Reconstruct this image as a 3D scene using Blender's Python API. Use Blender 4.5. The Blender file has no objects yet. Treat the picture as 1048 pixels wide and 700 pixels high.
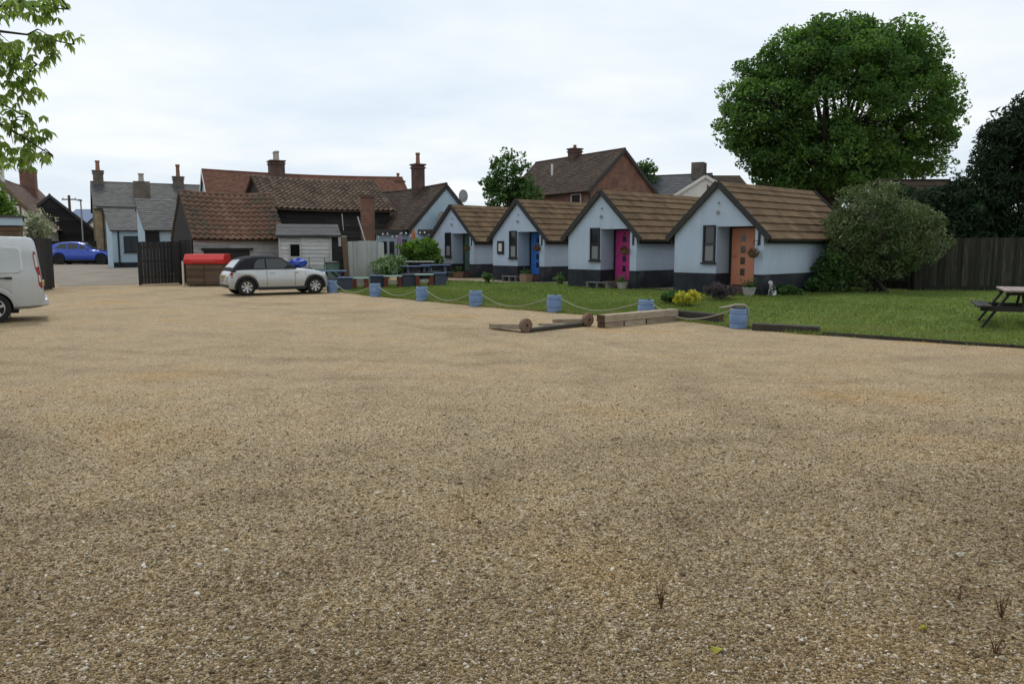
import bpy, math, random
import numpy as np
from mathutils import Vector, Matrix
R = math.radians
rng = np.random.default_rng(7)
random.seed(7)
scene = bpy.context.scene
C = scene.collection

# ------------------------------------------------------------------ camera
EYE = 1.75
PITCH = math.atan(98 / 815.1)
FP = 1048 * 28 / 36
cam_d = bpy.data.cameras.new('camera')
cam_d.lens = 28; cam_d.sensor_width = 36; cam_d.clip_end = 2000; cam_d.clip_start = 0.05
cam = bpy.data.objects.new('camera', cam_d); C.objects.link(cam)
cam.location = (0, 0, EYE); cam.rotation_euler = (R(90) - PITCH, 0, 0)
scene.camera = cam

def sst(a, b, x):
    t = np.clip((x - a) / (b - a), 0, 1)
    return t * t * (3 - 2 * t)
def T(x, y):
    "height of the terrain"
    d = (x - 6.67) * .833 + (y - 26) * .553
    z = .18 * sst(-6.5, -1.5, d) * sst(-14, -8, x)
    z = z + (1 - sst(-15, -9, x)) * .42 * sst(34, 50, y)
    z = z + .006 * np.clip(y - 60, 0, 100)
    return z
def ray(px, py):
    u, v = (px - 524) / FP, (350 - py) / FP
    c, s = math.cos(PITCH), math.sin(PITCH)
    return np.array([u, c + v * s, -s + v * c])
def P(px, py, Y):
    d = ray(px, py); t = Y / d[1]
    return np.array([d[0] * t, Y, EYE + d[2] * t])
def G(px, py):
    d = ray(px, py); z = 0.
    for _ in range(12):
        t = (z - EYE) / d[2]; z = .5 * z + .5 * float(T(d[0] * t, d[1] * t))
    return np.array([d[0] * t, d[1] * t, float(T(d[0] * t, d[1] * t))])
def X(px, Y): return P(px, 300, Y)[0]
def Z(py, Y): return P(524, py, Y)[2]

# ------------------------------------------------------------------ objects
def setp(o, label=None, cat=None, group=None, kind=None):
    if label: o['label'] = label
    if cat: o['category'] = cat
    if group: o['group'] = group
    if kind: o['kind'] = kind
    return o
def thing(name, label, cat, loc=(0, 0, 0), rotz=0, group=None):
    o = bpy.data.objects.new(name, None); C.objects.link(o)
    o.empty_display_size = .2
    o.location = [float(a) for a in loc]; o.rotation_euler = (0, 0, rotz)
    return setp(o, label, cat, group)

def mesh_obj(name, me, m, parent=None, loc=None, rotz=0):
    o = bpy.data.objects.new(name, me); C.objects.link(o)
    if m is not None: me.materials.append(m)
    if parent is not None: o.parent = parent
    if loc is not None: o.location = [float(a) for a in loc]
    if rotz: o.rotation_euler = (0, 0, rotz)
    return o

def np_mesh(name, V, F, tint, m, parent=None, smooth=False):
    "V (n,3), F (k, 3 or 4), tint (k,)"
    V = np.ascontiguousarray(V, dtype=np.float32); F = np.ascontiguousarray(F, dtype=np.int32)
    k, q = F.shape
    me = bpy.data.meshes.new(name)
    me.vertices.add(len(V)); me.vertices.foreach_set('co', V.ravel())
    me.loops.add(k * q); me.loops.foreach_set('vertex_index', F.ravel())
    me.polygons.add(k)
    me.polygons.foreach_set('loop_start', np.arange(k, dtype=np.int32) * q)
    me.update(calc_edges=True)
    a = me.attributes.new('tint', 'FLOAT', 'FACE'); a.data.foreach_set('value', np.asarray(tint, dtype=np.float32))
    if smooth: me.polygons.foreach_set('use_smooth', np.ones(k, dtype=bool))
    me.validate()
    return mesh_obj(name, me, m, parent)

class MB:
    def __init__(s): s.v = []; s.f = []; s.t = []
    def add(s, vs, fs, t=None):
        n = len(s.v); s.v += [tuple(float(c) for c in p) for p in vs]
        t = random.random() if t is None else t
        for f in fs: s.f.append([n + i for i in f]); s.t.append(t)
        return s
    def box(s, c, d, rz=0, t=None, taper=1.0):
        "c = centre, d = full sizes"
        hx, hy, hz = d[0] / 2, d[1] / 2, d[2] / 2
        vs = []
        for z in (-1, 1):
            k = taper if z > 0 else 1
            for x, y in ((-1, -1), (1, -1), (1, 1), (-1, 1)):
                px, py = x * hx * k, y * hy * k
                vs.append((c[0] + px * math.cos(rz) - py * math.sin(rz), c[1] + px * math.sin(rz) + py * math.cos(rz), c[2] + z * hz))
        return s.add(vs, [(3, 2, 1, 0), (4, 5, 6, 7), (0, 1, 5, 4), (1, 2, 6, 5), (2, 3, 7, 6), (3, 0, 4, 7)], t)
    def b2(s, a, b, t=None):
        "box between two corners"
        a, b = np.array(a, float), np.array(b, float)
        return s.box((a + b) / 2, np.abs(b - a), 0, t)
    def beam(s, p, q, w, h, t=None, up=(0, 0, 1)):
        p, q = Vector([float(a) for a in p]), Vector([float(a) for a in q])
        d = (q - p).normalized(); u = Vector(up)
        if abs(d.dot(u)) > .98: u = Vector((0, 1, 0))
        sd = d.cross(u).normalized(); u = sd.cross(d).normalized()
        vs = []
        for e in (p, q):
            for a, b in ((-1, -1), (1, -1), (1, 1), (-1, 1)): vs.append(e + sd * a * w / 2 + u * b * h / 2)
        return s.add(vs, [(0, 1, 2, 3), (7, 6, 5, 4), (0, 4, 5, 1), (1, 5, 6, 2), (2, 6, 7, 3), (3, 7, 4, 0)], t)
    def tube(s, pts, rad, n=8, t=None, cap=True):
        pts = [Vector([float(a) for a in p]) for p in pts]
        if not hasattr(rad, '__len__'): rad = [rad] * len(pts)
        vs, fs = [], []
        d0 = (pts[1] - pts[0]).normalized()
        a = d0.orthogonal().normalized()
        for i, p in enumerate(pts):
            d = (pts[min(i + 1, len(pts) - 1)] - pts[max(i - 1, 0)]).normalized()
            a = (a - d * a.dot(d)).normalized(); b = d.cross(a)
            for k in range(n):
                th = 2 * math.pi * k / n
                vs.append(p + (a * math.cos(th) + b * math.sin(th)) * rad[i])
        for i in range(len(pts) - 1):
            for k in range(n): fs.append((i * n + k, i * n + (k + 1) % n, (i + 1) * n + (k + 1) % n, (i + 1) * n + k))
        if cap: fs += [tuple(reversed(range(n))), tuple(range((len(pts) - 1) * n, len(pts) * n))]
        return s.add(vs, fs, t)
    def lathe(s, prof, n=20, c=(0, 0, 0), axis='z', t=None, ring=False):
        "prof: (r, h) pairs"
        vs, fs = [], []
        for r, h in prof:
            for k in range(n):
                th = 2 * math.pi * k / n
                a, b = r * math.cos(th), r * math.sin(th)
                p = (a, b, h) if axis == 'z' else ((b, h, a) if axis == 'y' else (h, a, b))
                vs.append((p[0] + c[0], p[1] + c[1], p[2] + c[2]))
        for i in range(len(prof) - 1):
            for k in range(n): fs.append((i * n + k, i * n + (k + 1) % n, (i + 1) * n + (k + 1) % n, (i + 1) * n + k))
        m = len(prof)
        if ring: fs += [((m - 1) * n + k, (m - 1) * n + (k + 1) % n, (k + 1) % n, k) for k in range(n)]
        else: fs += [tuple(reversed(range(n))), tuple(range((m - 1) * n, m * n))]
        return s.add(vs, fs, t)
    def prism(s, poly, a, b, plane='xz', t=None):
        "polygon in a plane pulled from a to b along the third axis"
        def mk(p, h): return (p[0], h, p[1]) if plane == 'xz' else ((h, p[0], p[1]) if plane == 'yz' else (p[0], p[1], h))
        n = len(poly)
        vs = [mk(p, a) for p in poly] + [mk(p, b) for p in poly]
        fs = [tuple(range(n)), tuple(reversed(range(n, 2 * n)))]
        for i in range(n): fs.append((i, n + i, n + (i + 1) % n, (i + 1) % n))
        return s.add(vs, fs, t)
    def tiles(s, o, u, v, n, W, H, tw, th, lift=.02, tf=None, stagger=True, jit=.004):
        o, u, v, n = [np.array(a, float) for a in (o, u, v, n)]
        rows = max(1, round(H / th)); th = H / rows
        for r in range(rows):
            a = -(tw / 2) if (stagger and r % 2) else 0.
            while a < W - .01:
                a0, a1 = max(a, 0), min(a + tw, W)
                if a1 - a0 > .01:
                    l = lift + random.uniform(-jit, jit) * 2
                    y0, y1 = r * th - random.uniform(0, jit * 2), (r + 1.15) * th
                    y1 = min(y1, H)
                    g = min(.006, (a1 - a0) * .08)
                    p = [o + u * (a0 + g / 2) + v * y0, o + u * (a1 - g / 2) + v * y0, o + u * (a1 - g / 2) + v * y1, o + u * (a0 + g / 2) + v * y1]
                    vs = [p[0] + n * l, p[1] + n * l, p[2] + n * .004, p[3] + n * .004, p[0] - n * .01, p[1] - n * .01]
                    s.add(vs, [(0, 1, 2, 3), (4, 5, 1, 0)], (tf(a0 / W, r / rows) if tf else random.random()))
                a += tw
        return s
    def pantiles(s, o, u, v, n, W, H, tw=.25, th=.3, tf=None, amp=.075, lift=.045):
        o, u, v, n = [np.array(a, float) for a in (o, u, v, n)]
        rows, cols = max(1, round(H / th)), max(1, round(W / tw)); th, tw = H / rows, W / cols
        prof = [(0, 0), (.18, .55), (.36, 1), (.55, .6), (.72, 0), (.88, -.25), (1.02, .05)]
        for r in range(rows):
            for c in range(cols):
                l = lift + random.uniform(-.006, .006); du = random.uniform(-.008, .008)
                lo, hi = [], []
                for a, h in prof:
                    q = o + u * ((c + a) * tw + du)
                    lo.append(q + v * (r * th - .01) + n * (h * amp + l)); hi.append(q + v * min((r + 1.1) * th, H) + n * (h * amp))
                k = len(prof); lip = [q - n * .025 for q in lo]
                vs = lo + hi + lip
                fs = [(i, i + 1, k + i + 1, k + i) for i in range(k - 1)] + [(2 * k + i, 2 * k + i + 1, i + 1, i) for i in range(k - 1)]
                s.add(vs, fs, tf(c / cols, r / rows) if tf else random.random())
        return s
    def wboards(s, o, u, n, L, H, bh=.16, out=.034, bl=3.0):
        "lapped horizontal boards"
        o, u, n = [np.array(a, float) for a in (o, u, n)]; up = np.array((0, 0, 1.))
        rows = max(1, round(H / bh)); bh = H / rows
        for r in range(rows):
            a = -random.uniform(0, bl * .8)
            while a < L:
                a0, a1 = max(a, 0) , min(a + bl, L)
                if a1 - a0 > .02:
                    w = random.uniform(-.008, .008)
                    p = [o + u * (a0 + .002) + up * (r * bh + w), o + u * (a1 - .002) + up * (r * bh - w)]
                    q = [p[1] + up * bh, p[0] + up * bh]
                    vs = [p[0] + n * out, p[1] + n * out, q[0] + n * .003, q[1] + n * .003, p[0], p[1]]
                    s.add(vs, [(0, 1, 2, 3), (4, 5, 1, 0)])
                a += bl
        return s
    def vboards(s, p, q, z0, z1, bw=.12, th=.02, gap=.006, ragged=.01, lean=.006, zf=None):
        "vertical boards between two ground points"
        p, q = np.array(p[:2], float), np.array(q[:2], float)
        L = np.linalg.norm(q - p); d = (q - p) / L; n = max(1, round(L / bw)); w = L / n; a = math.atan2(d[1], d[0])
        for i in range(n):
            c = p + d * (i + .5) * w; top = z1 + random.uniform(-ragged, ragged); g = zf(c[0], c[1]) if zf else 0
            nrm = np.array((-d[1], d[0])) * random.uniform(-lean, lean)
            s.box((c[0] + nrm[0], c[1] + nrm[1], g + (z0 + top) / 2), (w - gap, th, top - z0), a)
        return s
    def warp(s, fn): s.v = [fn(p) for p in s.v]; return s
    def build(s, name, m, parent=None, bevel=0, smooth=None, loc=None, rotz=0):
        me = bpy.data.meshes.new(name); me.from_pydata(s.v, [], s.f); me.update()
        a = me.attributes.new('tint', 'FLOAT', 'FACE'); a.data.foreach_set('value', np.array(s.t, dtype=np.float32))
        if smooth is not None:
            me.polygons.foreach_set('use_smooth', np.ones(len(s.f), dtype=bool)); me.set_sharp_from_angle(angle=R(smooth))
        o = mesh_obj(name, me, m, parent, loc, rotz)
        if bevel:
            b = o.modifiers.new('edges', 'BEVEL'); b.width = bevel; b.segments = 2; b.limit_method = 'ANGLE'; b.angle_limit = R(40)
        return o

# ------------------------------------------------------------------ materials
def newmat(name):
    m = bpy.data.materials.new(name); m.use_nodes = True
    nt = m.node_tree; b = nt.nodes['Principled BSDF']
    return m, nt, nt.nodes, nt.links, b
def ramp_of(N, cols):
    r = N.new('ShaderNodeValToRGB'); e = r.color_ramp.elements
    n = len(cols)
    cols = [(c if len(c) == 2 and hasattr(c[1], '__len__') else (i / max(1, n - 1), c)) for i, c in enumerate(cols)]
    e[0].position, e[0].color = cols[0][0], (*cols[0][1], 1)
    e[1].position, e[1].color = cols[-1][0], (*cols[-1][1], 1)
    for p, c in cols[1:-1]:
        k = e.new(p); k.color = (*c, 1)
    return r
def mmath(N, L, op, a, b=None, clamp=False):
    n = N.new('ShaderNodeMath'); n.operation = op; n.use_clamp = clamp
    for i, x in enumerate((a, b)):
        if x is None: continue
        if isinstance(x, (int, float)): n.inputs[i].default_value = x
        else: L.new(x, n.inputs[i])
    return n.outputs[0]
def noise(N, L, vec, scale, detail=5, rough=.6):
    n = N.new('ShaderNodeTexNoise'); n.inputs['Scale'].default_value = scale; n.inputs['Detail'].default_value = detail
    n.inputs['Roughness'].default_value = rough
    L.new(vec, n.inputs['Vector']); return n.outputs['Fac']
def coords(N, L, sc=(1, 1, 1), kind='Object'):
    t = N.new('ShaderNodeTexCoord'); mp = N.new('ShaderNodeMapping'); mp.inputs['Scale'].default_value = sc
    L.new(t.outputs[kind], mp.inputs['Vector']); return mp.outputs['Vector']
def M(name, cols, rough=.8, scale=5, sc=(1, 1, 1), bump=.25, tw=.5, metal=0, spec=.35, fine=60, coat=0, contrast=1.6, bdist=.01):
    "procedural surface: per-piece tint and two scales of noise through a colour ramp"
    m, nt, N, L, b = newmat(name)
    v = coords(N, L, sc)
    at = N.new('ShaderNodeAttribute'); at.attribute_name = 'tint'
    n1 = noise(N, L, v, scale); n2 = noise(N, L, v, fine, 3)
    x = mmath(N, L, 'ADD', mmath(N, L, 'MULTIPLY', mmath(N, L, 'SUBTRACT', n1, .5), contrast), mmath(N, L, 'MULTIPLY', mmath(N, L, 'SUBTRACT', n2, .5), .5))
    x = mmath(N, L, 'MULTIPLY', x, 1 - tw)
    x = mmath(N, L, 'ADD', x, mmath(N, L, 'MULTIPLY', mmath(N, L, 'SUBTRACT', at.outputs['Fac'], .5), tw))
    x = mmath(N, L, 'ADD', x, .5, True)
    r = ramp_of(N, cols); L.new(x, r.inputs['Fac']); L.new(r.outputs['Color'], b.inputs['Base Color'])
    b.inputs['Roughness'].default_value = rough; b.inputs['Metallic'].default_value = metal
    b.inputs['Specular IOR Level'].default_value = spec; b.inputs['Coat Weight'].default_value = coat
    b.inputs['Coat Roughness'].default_value = .08
    if bump:
        bp = N.new('ShaderNodeBump'); bp.inputs['Strength'].default_value = bump; bp.inputs['Distance'].default_value = bdist
        L.new(mmath(N, L, 'ADD', n2, n1), bp.inputs['Height']); L.new(bp.outputs['Normal'], b.inputs['Normal'])
    return m
def Mbrick(name, c1, c2, mortar, dirt=.5, bw=.225, bh=.075):
    m, nt, N, L, b = newmat(name)
    t = N.new('ShaderNodeTexCoord'); s = N.new('ShaderNodeSeparateXYZ'); L.new(t.outputs['Object'], s.inputs[0])
    cb = N.new('ShaderNodeCombineXYZ'); L.new(mmath(N, L, 'ADD', s.outputs[0], s.outputs[1]), cb.inputs[0]); L.new(s.outputs[2], cb.inputs[1])
    br = N.new('ShaderNodeTexBrick'); L.new(cb.outputs[0], br.inputs['Vector'])
    br.inputs['Color1'].default_value = (*c1, 1); br.inputs['Color2'].default_value = (*c2, 1); br.inputs['Mortar'].default_value = (*mortar, 1)
    br.inputs['Scale'].default_value = 1; br.inputs['Brick Width'].default_value = bw; br.inputs['Row Height'].default_value = bh
    br.inputs['Mortar Size'].default_value = .008; br.inputs['Bias'].default_value = -.1
    n1 = noise(N, L, t.outputs['Object'], 1.6, 8, .65)
    mx = N.new('ShaderNodeMixRGB'); mx.blend_type = 'MULTIPLY'; L.new(br.outputs['Color'], mx.inputs[1])
    r = ramp_of(N, [(.3, (1 - dirt, 1 - dirt, 1 - dirt)), (.7, (1.15, 1.12, 1.1))]); L.new(n1, r.inputs['Fac']); L.new(r.outputs['Color'], mx.inputs[2])
    mx.inputs[0].default_value = 1; L.new(mx.outputs[0], b.inputs['Base Color']); b.inputs['Roughness'].default_value = .9
    bp = N.new('ShaderNodeBump'); bp.inputs['Strength'].default_value = .5; bp.inputs['Distance'].default_value = .01; bp.invert = True
    L.new(br.outputs['Fac'], bp.inputs['Height']); L.new(bp.outputs['Normal'], b.inputs['Normal'])
    return m
def Mleaf(name, cols, trans=.3, rough=.5):
    m, nt, N, L, b = newmat(name)
    at = N.new('ShaderNodeAttribute'); at.attribute_name = 'tint'
    r = ramp_of(N, cols); L.new(at.outputs['Fac'], r.inputs['Fac']); L.new(r.outputs['Color'], b.inputs['Base Color'])
    b.inputs['Roughness'].default_value = rough; b.inputs['Specular IOR Level'].default_value = .3
    tr = N.new('ShaderNodeBsdfTranslucent')
    hs = N.new('ShaderNodeHueSaturation'); hs.inputs['Saturation'].default_value = 1.15; hs.inputs['Value'].default_value = 1.5; hs.inputs['Hue'].default_value = .485
    L.new(r.outputs['Color'], hs.inputs['Color']); L.new(hs.outputs[0], tr.inputs['Color'])
    mx = N.new('ShaderNodeMixShader'); mx.inputs[0].default_value = trans
    L.new(b.outputs[0], mx.inputs[1]); L.new(tr.outputs[0], mx.inputs[2]); L.new(mx.outputs[0], N['Material Output'].inputs['Surface'])
    return m
def Mflat(name, col, rough=.4, metal=0, spec=.5, coat=0, var=.12):
    c = np.array(col)
    return M(name, [tuple(c * (1 - var)), tuple(np.minimum(c * (1 + var), 1))], rough, 3, bump=0, tw=.3, metal=metal, spec=spec, coat=coat)

def Mrender():
    m = M('render_blue', [(.38, .455, .575), (.44, .515, .635), (.475, .545, .655)], .9, 1.3, bump=.35, tw=.0, fine=90)
    nt = m.node_tree; N, L = nt.nodes, nt.links; b = N['Principled BSDF']
    src = b.inputs['Base Color'].links[0].from_socket
    oi = N.new('ShaderNodeObjectInfo'); t = N.new('ShaderNodeTexCoord')
    off = N.new('ShaderNodeVectorMath'); off.operation = 'ADD'; L.new(t.outputs['Object'], off.inputs[0]); L.new(oi.outputs['Location'], off.inputs[1])
    mp = N.new('ShaderNodeMapping'); mp.inputs['Scale'].default_value = (5, 5, .55); L.new(off.outputs[0], mp.inputs['Vector'])
    n1 = noise(N, L, mp.outputs[0], 1.0, 6, .65); n2 = noise(N, L, off.outputs[0], .9, 4, .6)
    st = ramp_of(N, [(.52, (0, 0, 0)), (.78, (1, 1, 1))]); L.new(mmath(N, L, 'ADD', mmath(N, L, 'MULTIPLY', n1, .65), mmath(N, L, 'MULTIPLY', n2, .4)), st.inputs['Fac'])
    # mud thrown up above the plinth
    s = N.new('ShaderNodeSeparateXYZ'); L.new(t.outputs['Object'], s.inputs[0])
    z = mmath(N, L, 'SUBTRACT', 1.05, s.outputs[2]); z = mmath(N, L, 'MULTIPLY', z, 1.6, True); z = mmath(N, L, 'MULTIPLY', z, noise(N, L, off.outputs[0], 7, 5), True)
    f = mmath(N, L, 'ADD', mmath(N, L, 'MULTIPLY', st.outputs['Color'], .30), mmath(N, L, 'MULTIPLY', z, .55), True)
    mx = N.new('ShaderNodeMixRGB'); L.new(f, mx.inputs[0]); L.new(src, mx.inputs[1]); mx.inputs[2].default_value = (.21, .24, .24, 1)
    L.new(mx.outputs[0], b.inputs['Base Color'])
    return m
m_render = Mrender()
m_plinth = M('plinth_black', [(.012, .014, .020), (.020, .023, .032), (.032, .035, .042), (.06, .062, .06)], .75, 1.4, contrast=2.6, bump=.3, tw=.1, spec=.2)
m_shingle = M('cabin_shingle', [(.050, .036, .024), (.108, .072, .043), (.152, .102, .058), (.195, .155, .082)], .92, 1.7, sc=(1, 1, 1), bump=.6, tw=.26, fine=38, spec=.15, contrast=1.9)
m_mosstile = M('mossy_tile', [(.07, .052, .042), (.14, .10, .082), (.19, .135, .11), (.20, .18, .13)], .95, .8, bump=.5, tw=.45, fine=20, spec=.1)
m_dkshingle = M('shaded_shingle', [(.02, .016, .012), (.04, .031, .022), (.06, .046, .032)], .95, 3.5, bump=.5, tw=.35, fine=45, spec=.1)  # conifer's shade over the outbuilding roof is put into this dark colour
m_barge = M('barge_dark', [(.018, .018, .02), (.05, .048, .046)], .75, 6, tw=.2)
m_black = M('black_paint', [(.01, .01, .012), (.03, .03, .032)], .5, 6, bump=.1, tw=.2)
m_glass = Mflat('window_glass', (.02, .024, .028), .06, spec=.6)
m_curtain = M('net_curtain', [(.16, .17, .18), (.3, .3, .3)], .9, 8, sc=(6, 1, 1))
m_door = {k: M('door_' + k, [tuple(np.array(c) * .85), c, tuple(np.array(c) * 1.08)], .55, 3, bump=.08, tw=.2) for k, c in
          dict(orange=(.60, .235, .14), pink=(.50, .035, .22), blue=(.035, .16, .52), green=(.10, .17, .13)).items()}
m_brass = Mflat('handle_metal', (.4, .38, .33), .35, .9)
m_step = Mbrick('step_brick', (.10, .045, .035), (.07, .035, .03), (.06, .055, .05), .4)
m_pant = M('pantile_grey_brown', [(.03, .024, .018), (.085, .062, .045), (.13, .095, .072), (.20, .165, .125)], .92, 1.2, bump=.5, tw=.5, fine=25, spec=.15)
m_panto = M('pantile_mixed', [(.045, .040, .030), (.085, .070, .052), (.115, .072, .050), (.145, .075, .048), (.18, .12, .09)], .92, 1.5, bump=.5, tw=.85, fine=25, spec=.15)
m_redtile = M('red_clay_tile', [(.07, .036, .027), (.125, .060, .042), (.16, .078, .054), (.15, .095, .068)], .9, .9, bump=.4, tw=.45, fine=20, spec=.15)
m_brntile = M('brown_tile', [(.024, .019, .016), (.048, .035, .028), (.072, .050, .038), (.10, .083, .062)], .9, 1.1, bump=.4, tw=.45, fine=20, spec=.15)
m_slate = M('slate', [(.03, .031, .033), (.058, .059, .061), (.08, .08, .078), (.11, .11, .095)], .7, .8, bump=.3, tw=.45, fine=20, spec=.3)
m_dkslate = M('dark_slate', [(.03, .034, .04), (.055, .06, .068), (.075, .08, .085)], .7, .8, bump=.3, tw=.45, fine=20, spec=.3)
m_redbrick = Mbrick('red_brick', (.21, .085, .055), (.14, .06, .042), (.2, .17, .14))
m_dkbrick = Mbrick('sooty_brick', (.12, .06, .045), (.085, .045, .036), (.12, .1, .09))
m_yelbrick = Mbrick('yellow_brick', (.30, .23, .12), (.22, .17, .09), (.27, .24, .18))
m_greybrick = Mbrick('grey_stock_brick', (.16, .13, .11), (.12, .10, .085), (.17, .16, .14))
m_pot = M('chimney_pot', [(.16, .075, .05), (.28, .15, .10)], .85, 9)
m_potgrey = M('chimney_pot_pale', [(.28, .25, .22), (.42, .38, .33)], .85, 9)
m_pubblue = M('pub_blue_render', [(.26, .37, .46), (.36, .47, .56), (.42, .52, .6)], .9, 1.1, bump=.3, tw=0)
m_white = M('white_render', [(.55, .55, .52), (.72, .72, .7)], .9, 1.1, bump=.2, tw=.1)
m_weather = M('weathered_board', [(.20, .20, .19), (.40, .405, .40), (.54, .545, .53), (.64, .64, .62)], .9, 3, sc=(1, 1, 5), bump=.4, tw=.5, spec=.15)
m_tarboard = M('tarred_board', [(.012, .012, .013), (.028, .027, .027), (.05, .047, .043)], .85, 3, sc=(1, 1, 3), bump=.4, tw=.6, spec=.25)
m_felt = M('roof_felt', [(.03, .031, .032), (.058, .06, .06), (.09, .09, .088)], .9, 2, bump=.4, tw=.3)
m_fence = M('fence_weathered', [(.008, .009, .007), (.022, .022, .017), (.038, .038, .03), (.085, .08, .068)], .9, 5, sc=(3, 3, .35), bump=.5, tw=.5, contrast=2.2, spec=.15)
m_brownwood = M('brown_board', [(.06, .038, .025), (.11, .072, .047), (.16, .11, .075)], .85, 4, sc=(2, 2, .5), bump=.3, tw=.6)
m_palewood = M('pale_board', [(.24, .25, .245), (.38, .385, .37), (.48, .48, .46)], .85, 3, sc=(2, 2, .4), bump=.3, tw=.5)
m_sleeper = M('sleeper_oak', [(.11, .085, .06), (.24, .19, .135), (.36, .30, .22), (.46, .40, .31)], .9, 4, sc=(1, 6, 6), bump=.6, tw=.35)
m_sleeperd = M('sleeper_dark', [(.018, .016, .014), (.05, .044, .036), (.085, .075, .06)], .9, 5, sc=(1, 6, 6), bump=.6, tw=.35)
m_endgrain = M('end_grain', [(.035, .02, .013), (.09, .052, .034), (.14, .085, .055)], .95, 14, bump=.6, tw=.1)
m_disc = M('log_end', [(.10, .06, .04), (.19, .12, .085), (.26, .18, .13)], .95, 14, bump=.6, tw=.1)
m_barrel = M('barrel_blue', [(.09, .155, .30), (.135, .22, .39), (.175, .265, .43), (.26, .33, .44)], .55, 5, bump=.12, tw=.2)
m_rope = M('rope', [(.24, .22, .18), (.42, .39, .33)], .95, 40, bump=.5, tw=.2)
m_gtop = M('paint_green_top', [(.13, .25, .20), (.22, .36, .29), (.32, .42, .36)], .6, 5, tw=.5)
m_btop = M('paint_blue_top', [(.035, .06, .12), (.06, .11, .21), (.11, .17, .28)], .6, 5, tw=.5)
m_bbox = M('paint_slate_blue', [(.022, .028, .042), (.045, .055, .08), (.07, .08, .105)], .7, 5, tw=.5)
m_rleg = M('paint_rust_red', [(.07, .018, .012), (.15, .035, .022), (.2, .06, .035)], .7, 5, tw=.5)
m_cream = M('cream_paint', [(.45, .42, .34), (.6, .57, .48)], .7, 5)
m_tabledark = M('picnic_dark', [(.012, .012, .011), (.028, .026, .023), (.045, .042, .038)], .8, 6, sc=(1, 4, 4), tw=.5)
m_tabletop = M('picnic_top', [(.17, .125, .11), (.26, .205, .185), (.33, .275, .25)], .75, 5, sc=(1, 4, 4), tw=.5)
m_silver = Mflat('silver_paint', (.44, .45, .455), .30, .5, .5, coat=.6, var=.03)
m_vansilver = Mflat('van_silver_paint', (.50, .53, .55), .36, .35, .5, coat=.5, var=.04)
m_blue = Mflat('blue_paint', (.008, .055, .42), .25, .15, .5, coat=.8, var=.05)
m_softtop = M('soft_top', [(.008, .009, .014), (.018, .019, .026)], .9, 20, bump=.3)
m_plastic = M('black_plastic', [(.012, .012, .013), (.026, .026, .028)], .6, 8, bump=.1)
m_tyre = M('tyre', [(.010, .010, .010), (.022, .021, .020)], .9, 10)
m_rim = Mflat('alloy', (.5, .5, .5), .3, .8)
m_carglass = Mflat('car_glass', (.022, .03, .031), .05, spec=.6)
m_palepane = Mflat('clear_plastic', (.34, .38, .40), .15, spec=.6)
m_redlens = Mflat('red_lens', (.28, .010, .012), .15, spec=.6)
m_whitelens = Mflat('white_lens', (.62, .58, .58), .15, spec=.6)
m_plate = Mflat('yellow_plate', (.55, .40, .05), .5)
m_redbin = Mflat('red_lid', (.50, .016, .014), .45)
m_metal = Mflat('galvanised', (.33, .34, .35), .5, .7)
m_bark = M('bark', [(.012, .010, .008), (.028, .023, .018), (.05, .042, .034)], .95, 7, sc=(1, 1, .3), bump=.9, tw=.2, bdist=.03)
m_oak = Mleaf('oak_leaf', [(.025, .062, .018), (.052, .12, .028), (.09, .185, .04), (.14, .245, .06)], .42, .6)
m_lfresh = Mleaf('fresh_leaf', [(.03, .08, .012), (.06, .14, .02), (.11, .21, .035), (.17, .27, .06)], .35)
m_lsap = Mleaf('sapling_leaf', [(.025, .065, .018), (.048, .11, .028), (.08, .155, .04)], .35)
m_lsilver = Mleaf('silver_leaf', [(.030, .058, .018), (.062, .102, .032), (.11, .155, .055), (.24, .25, .14)], .2)
m_lyew = Mleaf('yew_leaf', [(.009, .020, .010), (.016, .036, .015), (.03, .058, .022)], .12, .95)
m_lchest = Mleaf('chestnut_leaf', [(.085, .16, .035), (.14, .235, .055), (.20, .30, .08), (.26, .35, .12)], .5)
m_lyell = Mleaf('yellow_leaf', [(.25, .27, .03), (.42, .42, .05), (.56, .52, .10)], .3)
m_lpurp = Mleaf('purple_leaf', [(.035, .03, .028), (.065, .052, .055), (.11, .075, .10)], .2)
m_lblossom = Mleaf('blossom', [(.10, .16, .06), (.19, .25, .12), (.36, .38, .25), (.5, .5, .42)], .25)
m_lwflower = Mleaf('white_flower_leaf', [(.05, .11, .03), (.09, .17, .05), (.17, .26, .11), (.55, .58, .48)], .25)
m_grass = Mleaf('grass_blade', [(.055, .092, .022), (.10, .152, .034), (.15, .20, .052), (.25, .245, .10)], .35)
m_lred = Mleaf('flower_red', [(.02, .05, .012), (.06, .09, .02), (.35, .03, .03)], .2)
m_wither = Mleaf('withered', [(.05, .02, .012), (.11, .05, .025), (.16, .09, .04)], .1)
m_terracotta = M('terracotta', [(.18, .11, .07), (.28, .19, .13)], .9, 8)
m_stonepot = M('stone_pot', [(.28, .27, .24), (.42, .40, .37)], .9, 8)
m_blk_hole = Mflat('dark_opening', (.008, .008, .009), .95, spec=.05)
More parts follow.
